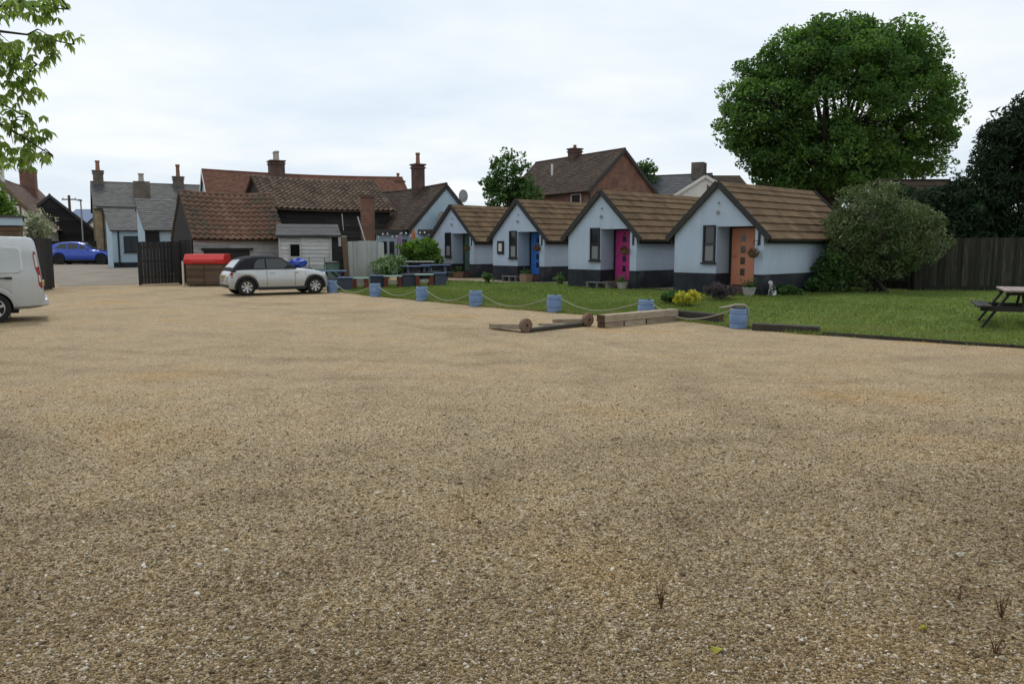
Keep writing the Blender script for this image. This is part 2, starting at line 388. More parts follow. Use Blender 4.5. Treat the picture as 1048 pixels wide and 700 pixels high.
# ------------------------------------------------------------------ ground
def macro(N, L, col):
    "patches of sandy fines, damp and dirty areas, and the faint arcs of turning wheels, fixed to the ground"
    v = coords(N, L)
    def mul(c, f, ramp):
        r = ramp_of(N, ramp); L.new(f, r.inputs['Fac']); m = N.new('ShaderNodeMixRGB'); m.blend_type = 'MULTIPLY'; m.inputs[0].default_value = 1
        L.new(c, m.inputs[1]); L.new(r.outputs['Color'], m.inputs[2]); return m.outputs[0]
    col = mul(col, noise(N, L, v, .34, 6, .62), [(.28, (.74, .68, .60)), (.42, (.95, .92, .88)), (.53, (1.06, 1.03, 1.0)), (.68, (1.08, .93, .70))])
    col = mul(col, noise(N, L, v, 1.5, 6, .7), [(.30, (.78, .76, .73)), (.5, (1, 1, 1)), (.7, (1.07, 1.05, 1.0))])
    w = N.new('ShaderNodeVectorMath'); w.operation = 'ADD'; nz = N.new('ShaderNodeTexNoise'); nz.inputs['Scale'].default_value = .5; L.new(v, nz.inputs['Vector'])
    sc = N.new('ShaderNodeVectorMath'); sc.operation = 'SCALE'; sc.inputs['Scale'].default_value = 1.2; L.new(nz.outputs['Color'], sc.inputs[0])
    L.new(v, w.inputs[0]); L.new(sc.outputs[0], w.inputs[1])
    tot = None
    for cx, cy, R_ in ((14, 1, 9.5), (14, 1, 11.1), (-22, 2, 26), (-22, 2, 27.6), (2, 40, 27.5), (2, 40, 29.1), (9, -14, 21), (9, -14, 22.6)):
        d = N.new('ShaderNodeVectorMath'); d.operation = 'DISTANCE'; L.new(w.outputs[0], d.inputs[0]); d.inputs[1].default_value = (cx, cy, 0)
        f = mmath(N, L, 'ABSOLUTE', mmath(N, L, 'SUBTRACT', d.outputs['Value'], R_)); f = mmath(N, L, 'SUBTRACT', 1.0, mmath(N, L, 'MULTIPLY', f, 3.2), True)
        tot = f if tot is None else mmath(N, L, 'MAXIMUM', tot, f)
    tot = mmath(N, L, 'MULTIPLY', tot, noise(N, L, v, .8, 4))
    return mul(col, tot, [(0, (1, 1, 1)), (.6, (.86, .845, .83))])
def Mgravel():
    m, nt, N, L, b = newmat('gravel')
    v = coords(N, L)
    vo = N.new('ShaderNodeTexVoronoi'); vo.inputs['Scale'].default_value = 105; L.new(v, vo.inputs['Vector'])
    sp = N.new('ShaderNodeSeparateColor'); L.new(vo.outputs['Color'], sp.inputs[0])
    vo2 = N.new('ShaderNodeTexVoronoi'); vo2.inputs['Scale'].default_value = 38; L.new(v, vo2.inputs['Vector'])
    sp2 = N.new('ShaderNodeSeparateColor'); L.new(vo2.outputs['Color'], sp2.inputs[0])
    f = mmath(N, L, 'ADD', mmath(N, L, 'MULTIPLY', sp.outputs[0], .8), mmath(N, L, 'MULTIPLY', sp2.outputs[0], .2))
    r = ramp_of(N, [(.06, (.10, .072, .042)), (.28, (.230, .164, .086)), (.5, (.352, .263, .148)), (.68, (.415, .327, .198)), (.84, (.445, .378, .268)), (.95, (.66, .62, .54))])
    L.new(f, r.inputs['Fac'])
    L.new(macro(N, L, r.outputs['Color']), b.inputs['Base Color'])
    b.inputs['Roughness'].default_value = .85; b.inputs['Specular IOR Level'].default_value = .25
    h = mmath(N, L, 'ADD', mmath(N, L, 'MULTIPLY', vo.outputs['Distance'], -1.0), mmath(N, L, 'MULTIPLY', sp.outputs[1], .5))
    h = mmath(N, L, 'ADD', h, mmath(N, L, 'MULTIPLY', noise(N, L, v, 3, 5), .8))
    bp = N.new('ShaderNodeBump'); bp.inputs['Strength'].default_value = .7; bp.inputs['Distance'].default_value = .010
    L.new(h, bp.inputs['Height']); L.new(bp.outputs['Normal'], b.inputs['Normal'])
    return m
def Mstone():
    m, nt, N, L, b = newmat('loose_stone')
    at = N.new('ShaderNodeAttribute'); at.attribute_name = 'tint'
    r = ramp_of(N, [(0, (.07, .05, .028)), (.14, (.135, .095, .05)), (.40, (.205, .145, .070)), (.62, (.27, .198, .104)), (.78, (.315, .248, .148)), (.90, (.38, .33, .26)), (.965, (.52, .49, .43)), (1., (.72, .70, .66))])
    L.new(at.outputs['Fac'], r.inputs['Fac']); L.new(macro(N, L, r.outputs['Color']), b.inputs['Base Color'])
    b.inputs['Roughness'].default_value = .8; b.inputs['Specular IOR Level'].default_value = .3
    return m
m_gravel = Mgravel()
m_lawn = M('lawn_soil', [(.045, .07, .016), (.08, .12, .024), (.11, .155, .032), (.17, .165, .065)], .95, 1.2, bump=.6, tw=0, fine=50, spec=.1)
m_tarmac = M('tarmac', [(.14, .122, .095), (.20, .175, .14), (.26, .225, .175)], .9, .6, bump=.3, tw=0, fine=120)
m_path = M('slab_path', [(.12, .10, .075), (.20, .165, .12), (.27, .23, .18)], .9, 1.5, bump=.4, tw=.3, fine=40)

def sheet(xs, ys, name, m, dz=0., kind='structure', label=None):
    gx, gy = np.meshgrid(xs, ys); V = np.stack([gx, gy, T(gx, gy) + dz], -1).reshape(-1, 3)
    nx, ny = len(xs), len(ys); i = np.arange(nx * ny).reshape(ny, nx)
    F = np.stack([i[:-1, :-1], i[:-1, 1:], i[1:, 1:], i[1:, :-1]], -1).reshape(-1, 4)
    o = np_mesh(name, V, F, np.full(len(F), .5), m, smooth=True); o['kind'] = kind
    return o
ax = np.concatenate([np.linspace(-400, -60, 12), np.linspace(-50, 50, 101), np.linspace(60, 400, 12)])
ay = np.concatenate([np.linspace(-60, 0, 8), np.linspace(1, 80, 80), np.linspace(90, 600, 18)])
setp(sheet(ax, ay, 'gravel_yard', m_gravel), 'tan stony gravel spread across the whole car park', None)

def resample(pts, n):
    pts = np.array([p[:2] for p in pts]); s = np.concatenate([[0], np.cumsum(np.linalg.norm(np.diff(pts, axis=0), axis=1))])
    q = np.linspace(0, s[-1], n); return np.stack([np.interp(q, s, pts[:, 0]), np.interp(q, s, pts[:, 1])], -1)
def strip(front, back, nu, nv, name, m, dz, wob=0.):
    a, b = resample(front, nu), resample(back, nu)
    if wob:
        w = np.convolve(rng.normal(0, 1, nu + 8), np.ones(4) / 2, 'same')[4:-4]; a = a.copy(); a[:, 1] += w * wob
    t = np.linspace(0, 1, nv)[:, None, None]
    Q = a[None] * (1 - t) + b[None] * t
    V = np.concatenate([Q, (T(Q[..., 0], Q[..., 1]) + dz)[..., None]], -1).reshape(-1, 3)
    i = np.arange(nu * nv).reshape(nv, nu)
    F = np.stack([i[:-1, :-1], i[:-1, 1:], i[1:, 1:], i[1:, :-1]], -1).reshape(-1, 4)
    o = np_mesh(name, V, F, np.full(len(F), .5), m, smooth=True); o['kind'] = 'structure'
    return Q
LAWN_F = [G(*p) for p in [(345, 299), (384, 303), (432, 308), (487, 313.5), (567, 320), (640, 325), (700, 329), (757, 336), (840, 343), (1048, 356), (1220, 367)]]
LAWN_B = [G(*p) for p in [(352, 291), (400, 288.5), (445, 287), (505, 289), (600, 291.5), (690, 297.5), (730, 300.5), (778, 302.5), (815, 299), (850, 291), (900, 288), (1048, 293), (1230, 294)]]
Q = strip(LAWN_F, LAWN_B, 160, 30, 'lawn', m_lawn, .012, .09)
PB = [p + np.array([.9, 1.3, 0]) for p in LAWN_B[2:8]]
strip(LAWN_B[2:8], PB, 60, 5, 'slab_path', m_path, .016)
strip([G(62, 293), G(142, 291)], [G(40, 268.5), G(150, 270)], 12, 30, 'tarmac_drive', m_tarmac, .008, .25)

# grass blades on the lawn
def grass():
    nv, nu = Q.shape[:2]; n = 150000
    c = (rng.random(n) ** 1.6) * (nv - 1.001); u = rng.random(n) * (nu - 1.001)
    i, j = c.astype(int), u.astype(int); fi, fj = (c - i)[:, None], (u - j)[:, None]
    p = (Q[i, j] * (1 - fi) + Q[i + 1, j] * fi) * (1 - fj) + (Q[i, j + 1] * (1 - fi) + Q[i + 1, j + 1] * fi) * fj
    p += rng.normal(0, .05, p.shape)
    clump = .5 + .5 * np.sin(p[:, 0] * 1.7 + 2 * np.sin(p[:, 1] * 1.3)) * np.sin(p[:, 1] * 2.1 + p[:, 0] * .6)
    h = (.035 + .05 * rng.random(n) ** 2) * (.7 + .7 * clump)
    a = rng.random(n) * 6.283; w = .008 + .008 * rng.random(n)
    z = T(p[:, 0], p[:, 1]) + .008
    dx, dy = np.cos(a) * w, np.sin(a) * w
    le = rng.normal(0, .5, (n, 2)) * h[:, None]
    V = np.stack([np.stack([p[:, 0] - dx, p[:, 1] - dy, z], -1), np.stack([p[:, 0] + dx, p[:, 1] + dy, z], -1), np.stack([p[:, 0] + le[:, 0], p[:, 1] + le[:, 1], z + h], -1)], 1).reshape(-1, 3)
    F = np.arange(3 * n).reshape(n, 3)
    dry = np.sin(p[:, 0] * .55 + 1.3 * np.sin(p[:, 1] * .5)) * np.sin(p[:, 1] * .8 + .4 * p[:, 0]) + .5 * np.sin(p[:, 0] * 2.3 + p[:, 1])
    t = np.clip(.16 + .42 * rng.random(n) + .2 * clump + .13 * dry + (c < 2) * .45 * rng.random(n), 0, 1)
    o = np_mesh('grass', V, F, t, m_grass)
    setp(o, 'short green grass growing over the lawn', 'grass', None, 'stuff')
grass()

# loose stones near the viewer
def stones():
    Y = 2.3 + 9.5 * rng.random(1000000)
    keep = rng.random(len(Y)) < np.minimum(1, (3.2 / Y) ** 1.7) * sst(11.8, 6.5, Y)
    Y = Y[keep][:270000]; n = len(Y)
    x = (rng.random(n) * 2 - 1) * (Y * .72 + .6)
    ph = (1 + 5 ** .5) / 2
    ico = np.array([(-1, ph, 0), (1, ph, 0), (-1, -ph, 0), (1, -ph, 0), (0, -1, ph), (0, 1, ph), (0, -1, -ph), (0, 1, -ph), (ph, 0, -1), (ph, 0, 1), (-ph, 0, -1), (-ph, 0, 1)]) / 1.9
    fc = np.array([(0, 11, 5), (0, 5, 1), (0, 1, 7), (0, 7, 10), (0, 10, 11), (1, 5, 9), (5, 11, 4), (11, 10, 2), (10, 7, 6), (7, 1, 8), (3, 9, 4), (3, 4, 2), (3, 2, 6), (3, 6, 8), (3, 8, 9), (4, 9, 5), (2, 4, 11), (6, 2, 10), (8, 6, 7), (9, 8, 1)])
    s = np.exp(rng.normal(math.log(.0039), .42, n)); s = np.clip(s, .002, .016)
    s = np.where(rng.random(n) < .006, s * 1.6, s)
    S = s[:, None] * np.stack([1 + .7 * rng.random(n), .75 + .4 * rng.random(n), .4 + .4 * rng.random(n)], -1)
    V = ico[None] * (1 + rng.normal(0, .22, (n, 12, 1))) * S[:, None]
    a = rng.random(n) * 6.283; ti = rng.normal(0, .35, n)
    ct, st_ = np.cos(ti)[:, None], np.sin(ti)[:, None]
    V = np.stack([V[..., 0] * ct - V[..., 2] * st_, V[..., 1], V[..., 0] * st_ + V[..., 2] * ct], -1)
    ca, sa = np.cos(a)[:, None], np.sin(a)[:, None]
    V = np.stack([V[..., 0] * ca - V[..., 1] * sa + x[:, None], V[..., 0] * sa + V[..., 1] * ca + Y[:, None], V[..., 2] + (S[:, 2] * .22)[:, None]], -1)
    F = (fc[None] + 12 * np.arange(n)[:, None, None]).reshape(-1, 3)
    t = np.repeat(rng.random(n), 20)
    o = np_mesh('gravel_stones', V.reshape(-1, 3), F, t, Mstone())
    setp(o, 'small loose brown and grey stones scattered over the gravel', 'gravel', None, 'stuff')
stones()

# ------------------------------------------------------------------ building helpers
def chimney(parent, c, w, d, z0, z1, m, pots=1, potm=None, poth=.45, band=True, potr=.12):
    "stack with a stepped cap; chimney pots are its own pieces"
    b = MB(); b.box((c[0], c[1], (z0 + z1) / 2), (w, d, z1 - z0))
    if band:
        b.box((c[0], c[1], z1 - .22), (w + .10, d + .10, .09)); b.box((c[0], c[1], z1 - .045), (w + .14, d + .14, .085))
    o = b.build('chimney', m, parent)
    for k in range(pots):
        off = (k - (pots - 1) / 2) * (w * .85 / max(pots, 1))
        q = MB(); q.lathe([(potr * 1.1, 0), (potr * .9, .08), (potr * .8, poth * .8), (potr, poth * .84), (potr, poth), (potr * .7, poth), (potr * .7, poth - .1)], 12, (c[0] + off, c[1], z1))
        q.build('chimney_pot', potm or m_pot, o, smooth=40)
    return o

def window(parent, c, w, h, face, mf, bars=1, m_g=None, sill=True, depth=.05, vbar=0):
    "face: '-y', '+x', '-x' in the building's own axes; c = centre on the wall surface"
    b = MB(); t = .055
    def loc(a, z, o0, o1, sa, sz):
        # a along wall, o outward
        if face == '-y': b.b2((c[0] + a - sa / 2, c[1] - o1, c[2] + z - sz / 2), (c[0] + a + sa / 2, c[1] - o0, c[2] + z + sz / 2))
        else:
            s = 1 if face == '+x' else -1
            b.b2((c[0] + s * o0, c[1] + a - sa / 2, c[2] + z - sz / 2), (c[0] + s * o1, c[1] + a + sa / 2, c[2] + z + sz / 2))
    loc(0, h / 2 - t / 2, .003, depth, w, t); loc(0, -h / 2 + t / 2, .003, depth, w, t)
    loc(-w / 2 + t / 2, 0, .003, depth, t, h - 2 * t); loc(w / 2 - t / 2, 0, .003, depth, t, h - 2 * t)
    for k in range(bars): loc(0, -h / 2 + h * (k + 1) / (bars + 1), .006, depth - .006, w - 2 * t, .04)
    for k in range(vbar): loc(-w / 2 + w * (k + 1) / (vbar + 1), 0, .006, depth - .012, .03, h - 2 * t)
    fr = b.build('window', mf, parent)
    b = MB(); loc(0, 0, .004, .016, w - 2 * t - .004, h - 2 * t - .004); b.build('pane', m_g or m_glass, fr)
    if sill:
        b = MB(); loc(0, -h / 2 - .025, .003, depth + .04, w + .1, .05); b.build('sill', mf, fr)
    return fr

def gable_house(name, label, cat, org, ang, hw, L, he, hr, mw, mr, style='tile', oh=.25, ov=.12, tw=.2, th=.16, sag=0., boards=None, bargem=None, ridgem=None, group=None, tf=None, roof_sides=(1, -1), chim=None):
    "front gable in the plane y = 0, ridge along +y (world direction 'ang' from +x), org = ground point under the front gable"
    root = thing(name, label, cat, org, ang - R(90), group)
    sl = (hr - he) / hw
    wl = MB()
    wl.prism([(-hw, -.3), (hw, -.3), (hw, he - .45 * sag), (0, hr - 1.05 * sag), (-hw, he - .45 * sag)], .01, L - .01)
    for y in ((0, .16), (L - .16, L)): wl.prism([(-hw - .002, -.3), (hw + .002, -.3), (hw + .002, he), (0, hr), (-hw - .002, he)], *y)
    wl.build('wall', mw, root)
    if boards is not None:
        b = MB()
        b.wboards((-hw, 0, 0), (1, 0, 0), (0, -1, 0), 2 * hw, he)
        n = int((hr - he) / .16)
        for k in range(n):
            z = he + k * .16; x = hw * (1 - (z + .12 - he) / (hr - he))
            if x > .1: b.add([(-x, -.022, z), (x, -.022, z), (x, -.003, z + .16), (-x, -.003, z + .16), (-x, 0, z), (x, 0, z)], [(0, 1, 2, 3), (4, 5, 1, 0)])
        b.wboards((hw, 0, 0), (0, 1, 0), (1, 0, 0), L, he); b.wboards((-hw, L, 0), (0, -1, 0), (-1, 0, 0), L, he)
        b.build('cladding', boards, root)
    rf = MB(); a = math.atan(sl); S = (hw + oh) / math.cos(a); tk = .10
    def sagf(p):
        return (p[0], p[1], p[2] - sag * math.sin(math.pi * min(max((p[1] + ov) / (L + 2 * ov), 0), 1)) * (1 - .6 * abs(p[0]) / (hw + oh)))
    for s in (1, -1):
        nrm = (s * math.sin(a), 0, math.cos(a))
        o = np.array([s * (hw + oh), -ov, he - oh * sl + .02])
        up = np.array([-s * math.cos(a), 0, math.sin(a)])
        # deck under the covering, cut in lengths so that it can sag
        for k in range(8):
            y0, y1 = -ov + (L + 2 * ov) * k / 8, -ov + (L + 2 * ov) * (k + 1) / 8
            e, r_ = o, o + up * S
            vs = []
            for q, y in ((e, y0), (r_, y0), (r_, y1), (e, y1)): vs.append((q[0], y, q[2]))
            vs2 = [(v[0] + nrm[0] * tk, v[1], v[2] + nrm[2] * tk) for v in vs]
            fs = [(0, 1, 2, 3), (7, 6, 5, 4), (0, 3, 7, 4)]
            if k == 0: fs.append((0, 4, 5, 1))
            if k == 7: fs.append((3, 2, 6, 7))
            rf.add(vs + vs2, fs, .25)
        oo = o + np.array(nrm) * (tk + .004)
        if s > 0: args = (oo, (0, 1, 0), up, nrm, L + 2 * ov, S)
        else: args = (oo + np.array([0, L + 2 * ov, 0]), (0, -1, 0), up, nrm, L + 2 * ov, S)
        if style == 'pantile': rf.pantiles(*args, tw=tw, th=th, tf=tf)
        else: rf.tiles(*args, tw, th, tf=tf)
    for k in range(8):
        y0, y1 = -ov + (L + 2 * ov) * k / 8, -ov + (L + 2 * ov) * (k + 1) / 8
        zt = hr + .02 + tk / math.cos(a)
        rf.tube([(0, y0, zt - .03), (0, y1 - .004, zt - .03)], .09, 8, None)
    rf.warp(sagf)
    rfo = rf.build('roof', mr, root)
    if bargem is not None:
        for s in (1, -1):
            for y in (-ov - .02, L + ov + .02):
                b = MB(); b.beam((s * (hw + oh), y, he - oh * sl + .02), (s * .01, y, hr + .02), .03, .2); b.build('bargeboard', bargem, root)
    return root, rfo

# ------------------------------------------------------------------ the four cabins
CAB_ROT = math.atan2(-.72, .694)
def cabin(loc, label, door_m, noticeboard=False, group='motel cabins in a row beside the lawn'):
    r = thing('cabin', label, 'cabin', loc, CAB_ROT, group)
    W, L, K = 1.65, 6.5, .80
    he, hr = 1.97, 3.50; sl = (hr - he) / W
    rl = lambda x: hr - sl * abs(x)
    w = MB()
    w.prism([(-W, -.3), (W, -.3), (W, he), (0, hr), (-W, he)], K, L)
    w.prism([(-W, -.3), (-.02, -.3), (-.02, rl(.02)), (-W, he)], 0, K)
    w.prism([(1.35, -.3), (W, -.3), (W, he), (1.35, rl(1.35))], 0, K)
    w.prism([(-.02, 2.20), (1.35, 2.20), (1.35, rl(1.35)), (0, hr), (-.02, rl(.02))], 0, K)
    w.build('wall', m_render, r)
    p = MB(); e = .007; z = .68
    p.b2((-W - e, -e, -.25), (-.02 + e, K - .01, z)); p.b2((-W - e, K - .012, -.25), (W + e, L + e, z - .001)); p.b2((1.35 - e, -e, -.25), (W + e, K - .012, z + .001))
    p.build('plinth', m_plinth, r)
    s = MB(); s.b2((-.012, .14, -.2), (1.343, K - .013, .27)); s.b2((.02, -.16, -.2), (1.30, .139, .13))
    s.build('doorstep', m_step, r)
    # door
    d = MB(); d.b2((.09, K - .05, .30), (.93, K - .006, 2.15)); do = d.build('door', door_m, r, bevel=.004)
    f = MB(); f.b2((.02, K - .075, .28), (.085, K - .003, 2.195)); f.b2((.935, K - .075, .28), (1.0, K - .003, 2.195)); f.b2((.085, K - .075, 2.152), (.935, K - .003, 2.195))
    f.build('door_frame', m_black, do)
    for k in range(4):
        g = MB(); g.b2((.44, K - .056, .62 + k * .37), (.58, K - .051, .82 + k * .37)); g.b2((.425, K - .054, .605 + k * .37), (.595, K - .0505, .835 + k * .37), .9); g.build('glazing', m_glass, do)
    g = MB(); g.prism([(.45, 2.0), (.57, 2.0), (.51, 2.08)], K - .056, K - .051)
    g.build('glazing', m_glass, do)
    h = MB(); h.tube([(.17, K - .05, 1.25), (.17, K - .11, 1.25), (.28, K - .11, 1.25)], .012, 6); h.build('handle', m_brass, do)
    # window: two sashes with a curtain behind the lower one
    fr = window(r, (-.285, 0, 1.64), .46, 1.22, '-y', m_black, 1, depth=.06)
    c = MB(); c.b2((-.285 - .16, -.018, 1.09), (-.285 + .16, -.0165, 1.57)); c.build('curtain', m_curtain, fr)
    v = MB(); v.lathe([(.06, 0), (.06, .03), (.04, .05)], 14, (0, -.052, 2.66), 'y'); v.build('gable_lamp', m_curtain, r)
    v = MB(); v.lathe([(.028, 0), (.028, .06)], 10, (0.03, -.062, 2.96), 'y'); v.build('vent_cap', m_curtain, r)
    n = MB(); n.b2((1.46, -.02, 1.60), (1.54, -.003, 2.02)); n.build('number_plaque', m_black, r)
    # roof: seven stepped courses a side
    oh, ov = .24, .10; a = math.atan(sl); S = (W + oh) / math.cos(a); NC = 7
    rf = MB()
    for sd in (1, -1):
        nrm = np.array([sd * math.sin(a), 0, math.cos(a)]); up = np.array([-sd * math.cos(a), 0, math.sin(a)])
        o = np.array([sd * (W + oh), 0, he - oh * sl + .015])
        V = lambda y, u, h: tuple(o + up * u + nrm * h + np.array([0, y, 0]))
        rf.add([V(-ov, 0, 0), V(L + ov, 0, 0), V(L + ov, S, 0), V(-ov, S, 0), V(-ov, 0, .05), V(L + ov, 0, .05), V(L + ov, S, .05), V(-ov, S, .05)],
               [(0, 1, 2, 3), (0, 4, 5, 1), (4, 0, 3, 7), (1, 5, 6, 2), (4, 7, 6, 5)], .2)
        for k in range(NC):
            u0, u1 = S * k / NC - (.03 if k else .04), S * (k + 1) / NC
            y = -ov
            while y < L + ov - .01:
                y1 = min(y + random.uniform(.16, .34), L + ov); j = random.uniform(-.006, .006)
                rf.add([V(y, u0 + j, .052 + .048), V(y1 - .004, u0 + j, .052 + .048), V(y1 - .004, u1, .062), V(y, u1, .062), V(y, u0 + j, .045), V(y1, u0 + j, .045)],
                       [(0, 1, 2, 3), (4, 5, 1, 0), (0, 3, 4), (1, 5, 2)])
                y = y1
    zt = hr + .12
    y = -ov
    while y < L + ov - .01:
        y1 = min(y + .45, L + ov)
        rf.prism([(-.17, zt - .13), (0, zt + .03), (.17, zt - .13), (.15, zt - .15), (0, zt - .01), (-.15, zt - .15)], y, y1 - .005, t=random.uniform(.3, 1)); y = y1
    rf.build('roof', m_shingle, r)
    for sd in (1, -1):
        for y in (-ov - .018, L + ov + .018): b = MB(); b.beam((sd * (W + oh + .02), y, he - oh * sl + .05), (sd * .005, y, hr + .10), .034, .19); b.build('bargeboard', m_barge, r)
    for sd in (1, -1):
        b = MB(); b.b2((sd * (W + oh - .10), 0, he - oh * sl - .10), (sd * (W + oh - .13), L, he - oh * sl + .06)); b.tube([(sd * (W + oh + .03), -.05, he - oh * sl + .02), (sd * (W + oh + .03), L + .05, he - oh * sl + .0)], .045, 8); b.build('gutter', m_barge, r)
    if noticeboard:
        nb = thing('notice_board', 'small black framed notice case on the blue door cabin wall', 'notice board', r.matrix_world @ Vector((0, 0, 0)), 0)
        nb.location = Matrix.Translation(r.location) @ Matrix.Rotation(CAB_ROT, 4, 'Z') @ Vector((-1.1, 0, 1.5)); nb.rotation_euler.z = CAB_ROT
        q = MB(); q.b2((-.21, -.06, -.3), (.21, -.006, .3)); q.build('case', m_black, nb)
        q = MB(); q.b2((-.11, -.066, -.17), (.11, -.0605, .19)); q.build('panel', m_cream, nb)
    return r
CAB = [(736, 185, 26.2, 'pale blue cabin with the orange door, closest to the big tree', 'orange'), (616, 194, 30.1, 'pale blue cabin with the pink door', 'pink'),
       (530, 203.4, 36, 'pale blue cabin with the bright blue door', 'blue'), (462.3, 209.2, 40.7, 'pale blue cabin with the dark green door, nearest the pub', 'green')]
cabins = []
for px, py, Y, lb, dm in CAB:
    q = P(px, py, Y); q[2] = .18
    cabins.append(cabin(q, lb, m_door[dm], dm == 'blue'))
def cab_pt(i, p): return (Matrix.Translation(cabins[i].location) @ Matrix.Rotation(CAB_ROT, 4, 'Z')) @ Vector(p)

# ------------------------------------------------------------------ buildings on the left and behind
def house_at(px, py, Y, hr_top_z=None): pass
def gh(name, label, cat, a_px, a_Y, b_px, b_Y, ridge_z, eave_z, hw, mw, mr, ground=None, **k):
    "a = front gable end of the ridge, b = far end (both picture columns with their distance)"
    A = np.array([X(a_px, a_Y), a_Y]); B = np.array([X(b_px, b_Y), b_Y]); d = B - A; L = np.linalg.norm(d)
    g = float(T(*A)) if ground is None else ground
    return gable_house(name, label, cat, (A[0], A[1], g), math.atan2(d[1], d[0]), hw, L, eave_z - g, ridge_z - g, mw, mr, **k)

# cottage of yellow brick beyond the gates
cot, cot_rf = gh('brick_cottage', 'yellow brick cottage with a long slate roof and three chimneys', 'house', 101, 62, 216, 66, Z(190, 64), Z(214, 59.5), 3.5, m_yelbrick, m_slate, tw=.3, th=.2, oh=.2)
gc = float(T(X(101, 62), 62)); Lc = math.hypot(X(216, 66) - X(101, 62), 4); hrc = Z(190, 64) - gc
chimney(cot, (0.0, .45), .75, .7, hrc - .8, Z(174.5, 62) - gc, m_greybrick, 1, m_pot, .75, potr=.17)
chimney(cot, (1.9, Lc * .40), .62, 1.15, hrc - 2.0, Z(186, 62) - gc, m_greybrick, 1, m_potgrey, .6, False, .22)
chimney(cot, (0, Lc * .745), .8, .75, hrc - .8, Z(181, 65) - gc, m_greybrick, 1, m_pot, .95, potr=.17)
b = MB(); b.tube([(3.6, .5, 4.1), (3.6, .5, 0)], .05, 8); b.b2((3.66, .1, 4.12), (3.78, Lc - .1, 4.20)); b.build('gutter', m_black, cot)

def leanto(name, label, cat, x0, x1, Yf, depth, ze, zr, mw, mr, tw=.28, th=.2, rot=0., doors=None):
    "single pitch building facing the viewer: front wall at Yf"
    g = float(T((x0 + x1) / 2, Yf)); r = thing(name, label, cat, ((x0 + x1) / 2, Yf, g), rot); h = (x1 - x0) / 2
    e, z = ze - g, zr - g
    w = MB(); w.prism([(0, -.3), (depth, -.3), (depth, z), (0, e)], -h, h, 'yz'); w.build('wall', mw, r)
    a = math.atan2(z - e, depth); up = np.array([0, math.cos(a), math.sin(a)]); n = np.array([0, -math.sin(a), math.cos(a)])
    f = MB(); o = np.array([-h - .12, -.22 * math.cos(a), e - .22 * math.sin(a) + .02]); S = depth / math.cos(a) + .25; Wd = 2 * h + .24
    vs = [o, o + np.array([Wd, 0, 0]), o + up * S + np.array([Wd, 0, 0]), o + up * S]; vs2 = [v + n * .08 for v in vs]
    f.add(vs + vs2, [(3, 2, 1, 0), (4, 5, 6, 7), (0, 1, 5, 4), (1, 2, 6, 5), (2, 3, 7, 6), (3, 0, 4, 7)], .3)
    f.tiles(o + n * .084, (1, 0, 0), up, n, Wd, S, tw, th)
    f.build('roof', mr, r)
    return r, h, e
ext, h, e = leanto('cottage_extension', 'low pale blue lean-to with a dark window beside the cottage', 'lean-to', X(119.5, 50), X(146, 50), 50, 3.2, Z(236, 50), Z(216, 53), m_pubblue, m_slate, rot=R(32))
window(ext, (.25, 0, e - .85), .85, 1.0, '-y', m_black, 0, vbar=1)
b = MB(); b.tube([(-h + .35, -.06, e - .05), (-h + .35, -.06, 0)], .05, 8); b.build('drainpipe', m_black, ext)
b = MB(); b.b2((-h + .01, -.02, 0), (h, -.004, .32)); b.build('plinth', m_plinth, ext)
b = MB(); b.lathe([(.05, 0), (.16, .1), (.17, .2), (.05, .22)], 12, (h + .05, -.35, e + .55), 'y'); b.tube([(h + .05, -.2, e + .55), (h + .05, .1, e + .5)], .03, 6); b.build('floodlight', m_white, ext)
ex2, h, e = leanto('wash_house', 'pale blue outhouse with a patched slate roof behind the black gate', 'outhouse', X(150, 45), X(185, 45), 45.5, 2.6, Z(235, 45.5), Z(206, 48), m_pubblue, m_slate, rot=R(34))
window(ex2, (-.65, 0, e - .55), .75, .9, '-y', m_black, 0)
b = MB(); b.b2((.35, -.04, 0), (1.15, -.004, 1.95)); b.build('door', m_black, ex2)

# timber framed house at far left
left, left_rf = gh('timbered_house', 'old timbered house with a mossy tiled roof at the far left', 'house', 2, 58, 45, 71, 6.66, 3.25, 2.9, m_white, m_mosstile, ground=.42, tw=.2, th=.14, sag=.22, oh=.25, bargem=m_brownwood)
b = MB()
for x in np.linspace(-2.6, 2.6, 11):
    zt = 2.8 + 3.4 * (1 - abs(x) / 2.9)
    b.b2((x - .06, -.03, 0), (x + .06, -.004, zt - .05))
for z in (1.2, 2.5, 3.4, 4.3):
    w = 2.85 if z < 2.8 else 2.9 * (1 - (z - 2.8) / 3.45); b.b2((-w, -.036, z - .07), (w, -.0045, z + .07))
b.build('timber_frame', m_brownwood, left)
window(left, (0, -.03, 1.75), .9, .9, '-y', m_black, 1, vbar=1)
chimney(left, (-.2, 1.5), .95, .9, 5.2, 8.0, m_white, 1, m_pot, .7, potr=.2)
chimney(left, (0.35, 9.2), 1.1, .95, 5.0, 7.6, m_redbrick, 2, m_potgrey, .95)
b = MB(); b.wboards((2.93, 7.0, 1.2), (0, 1, 0), (1, 0, 0), 5, 1.4, .2); b.build('boarding', m_weather, left)

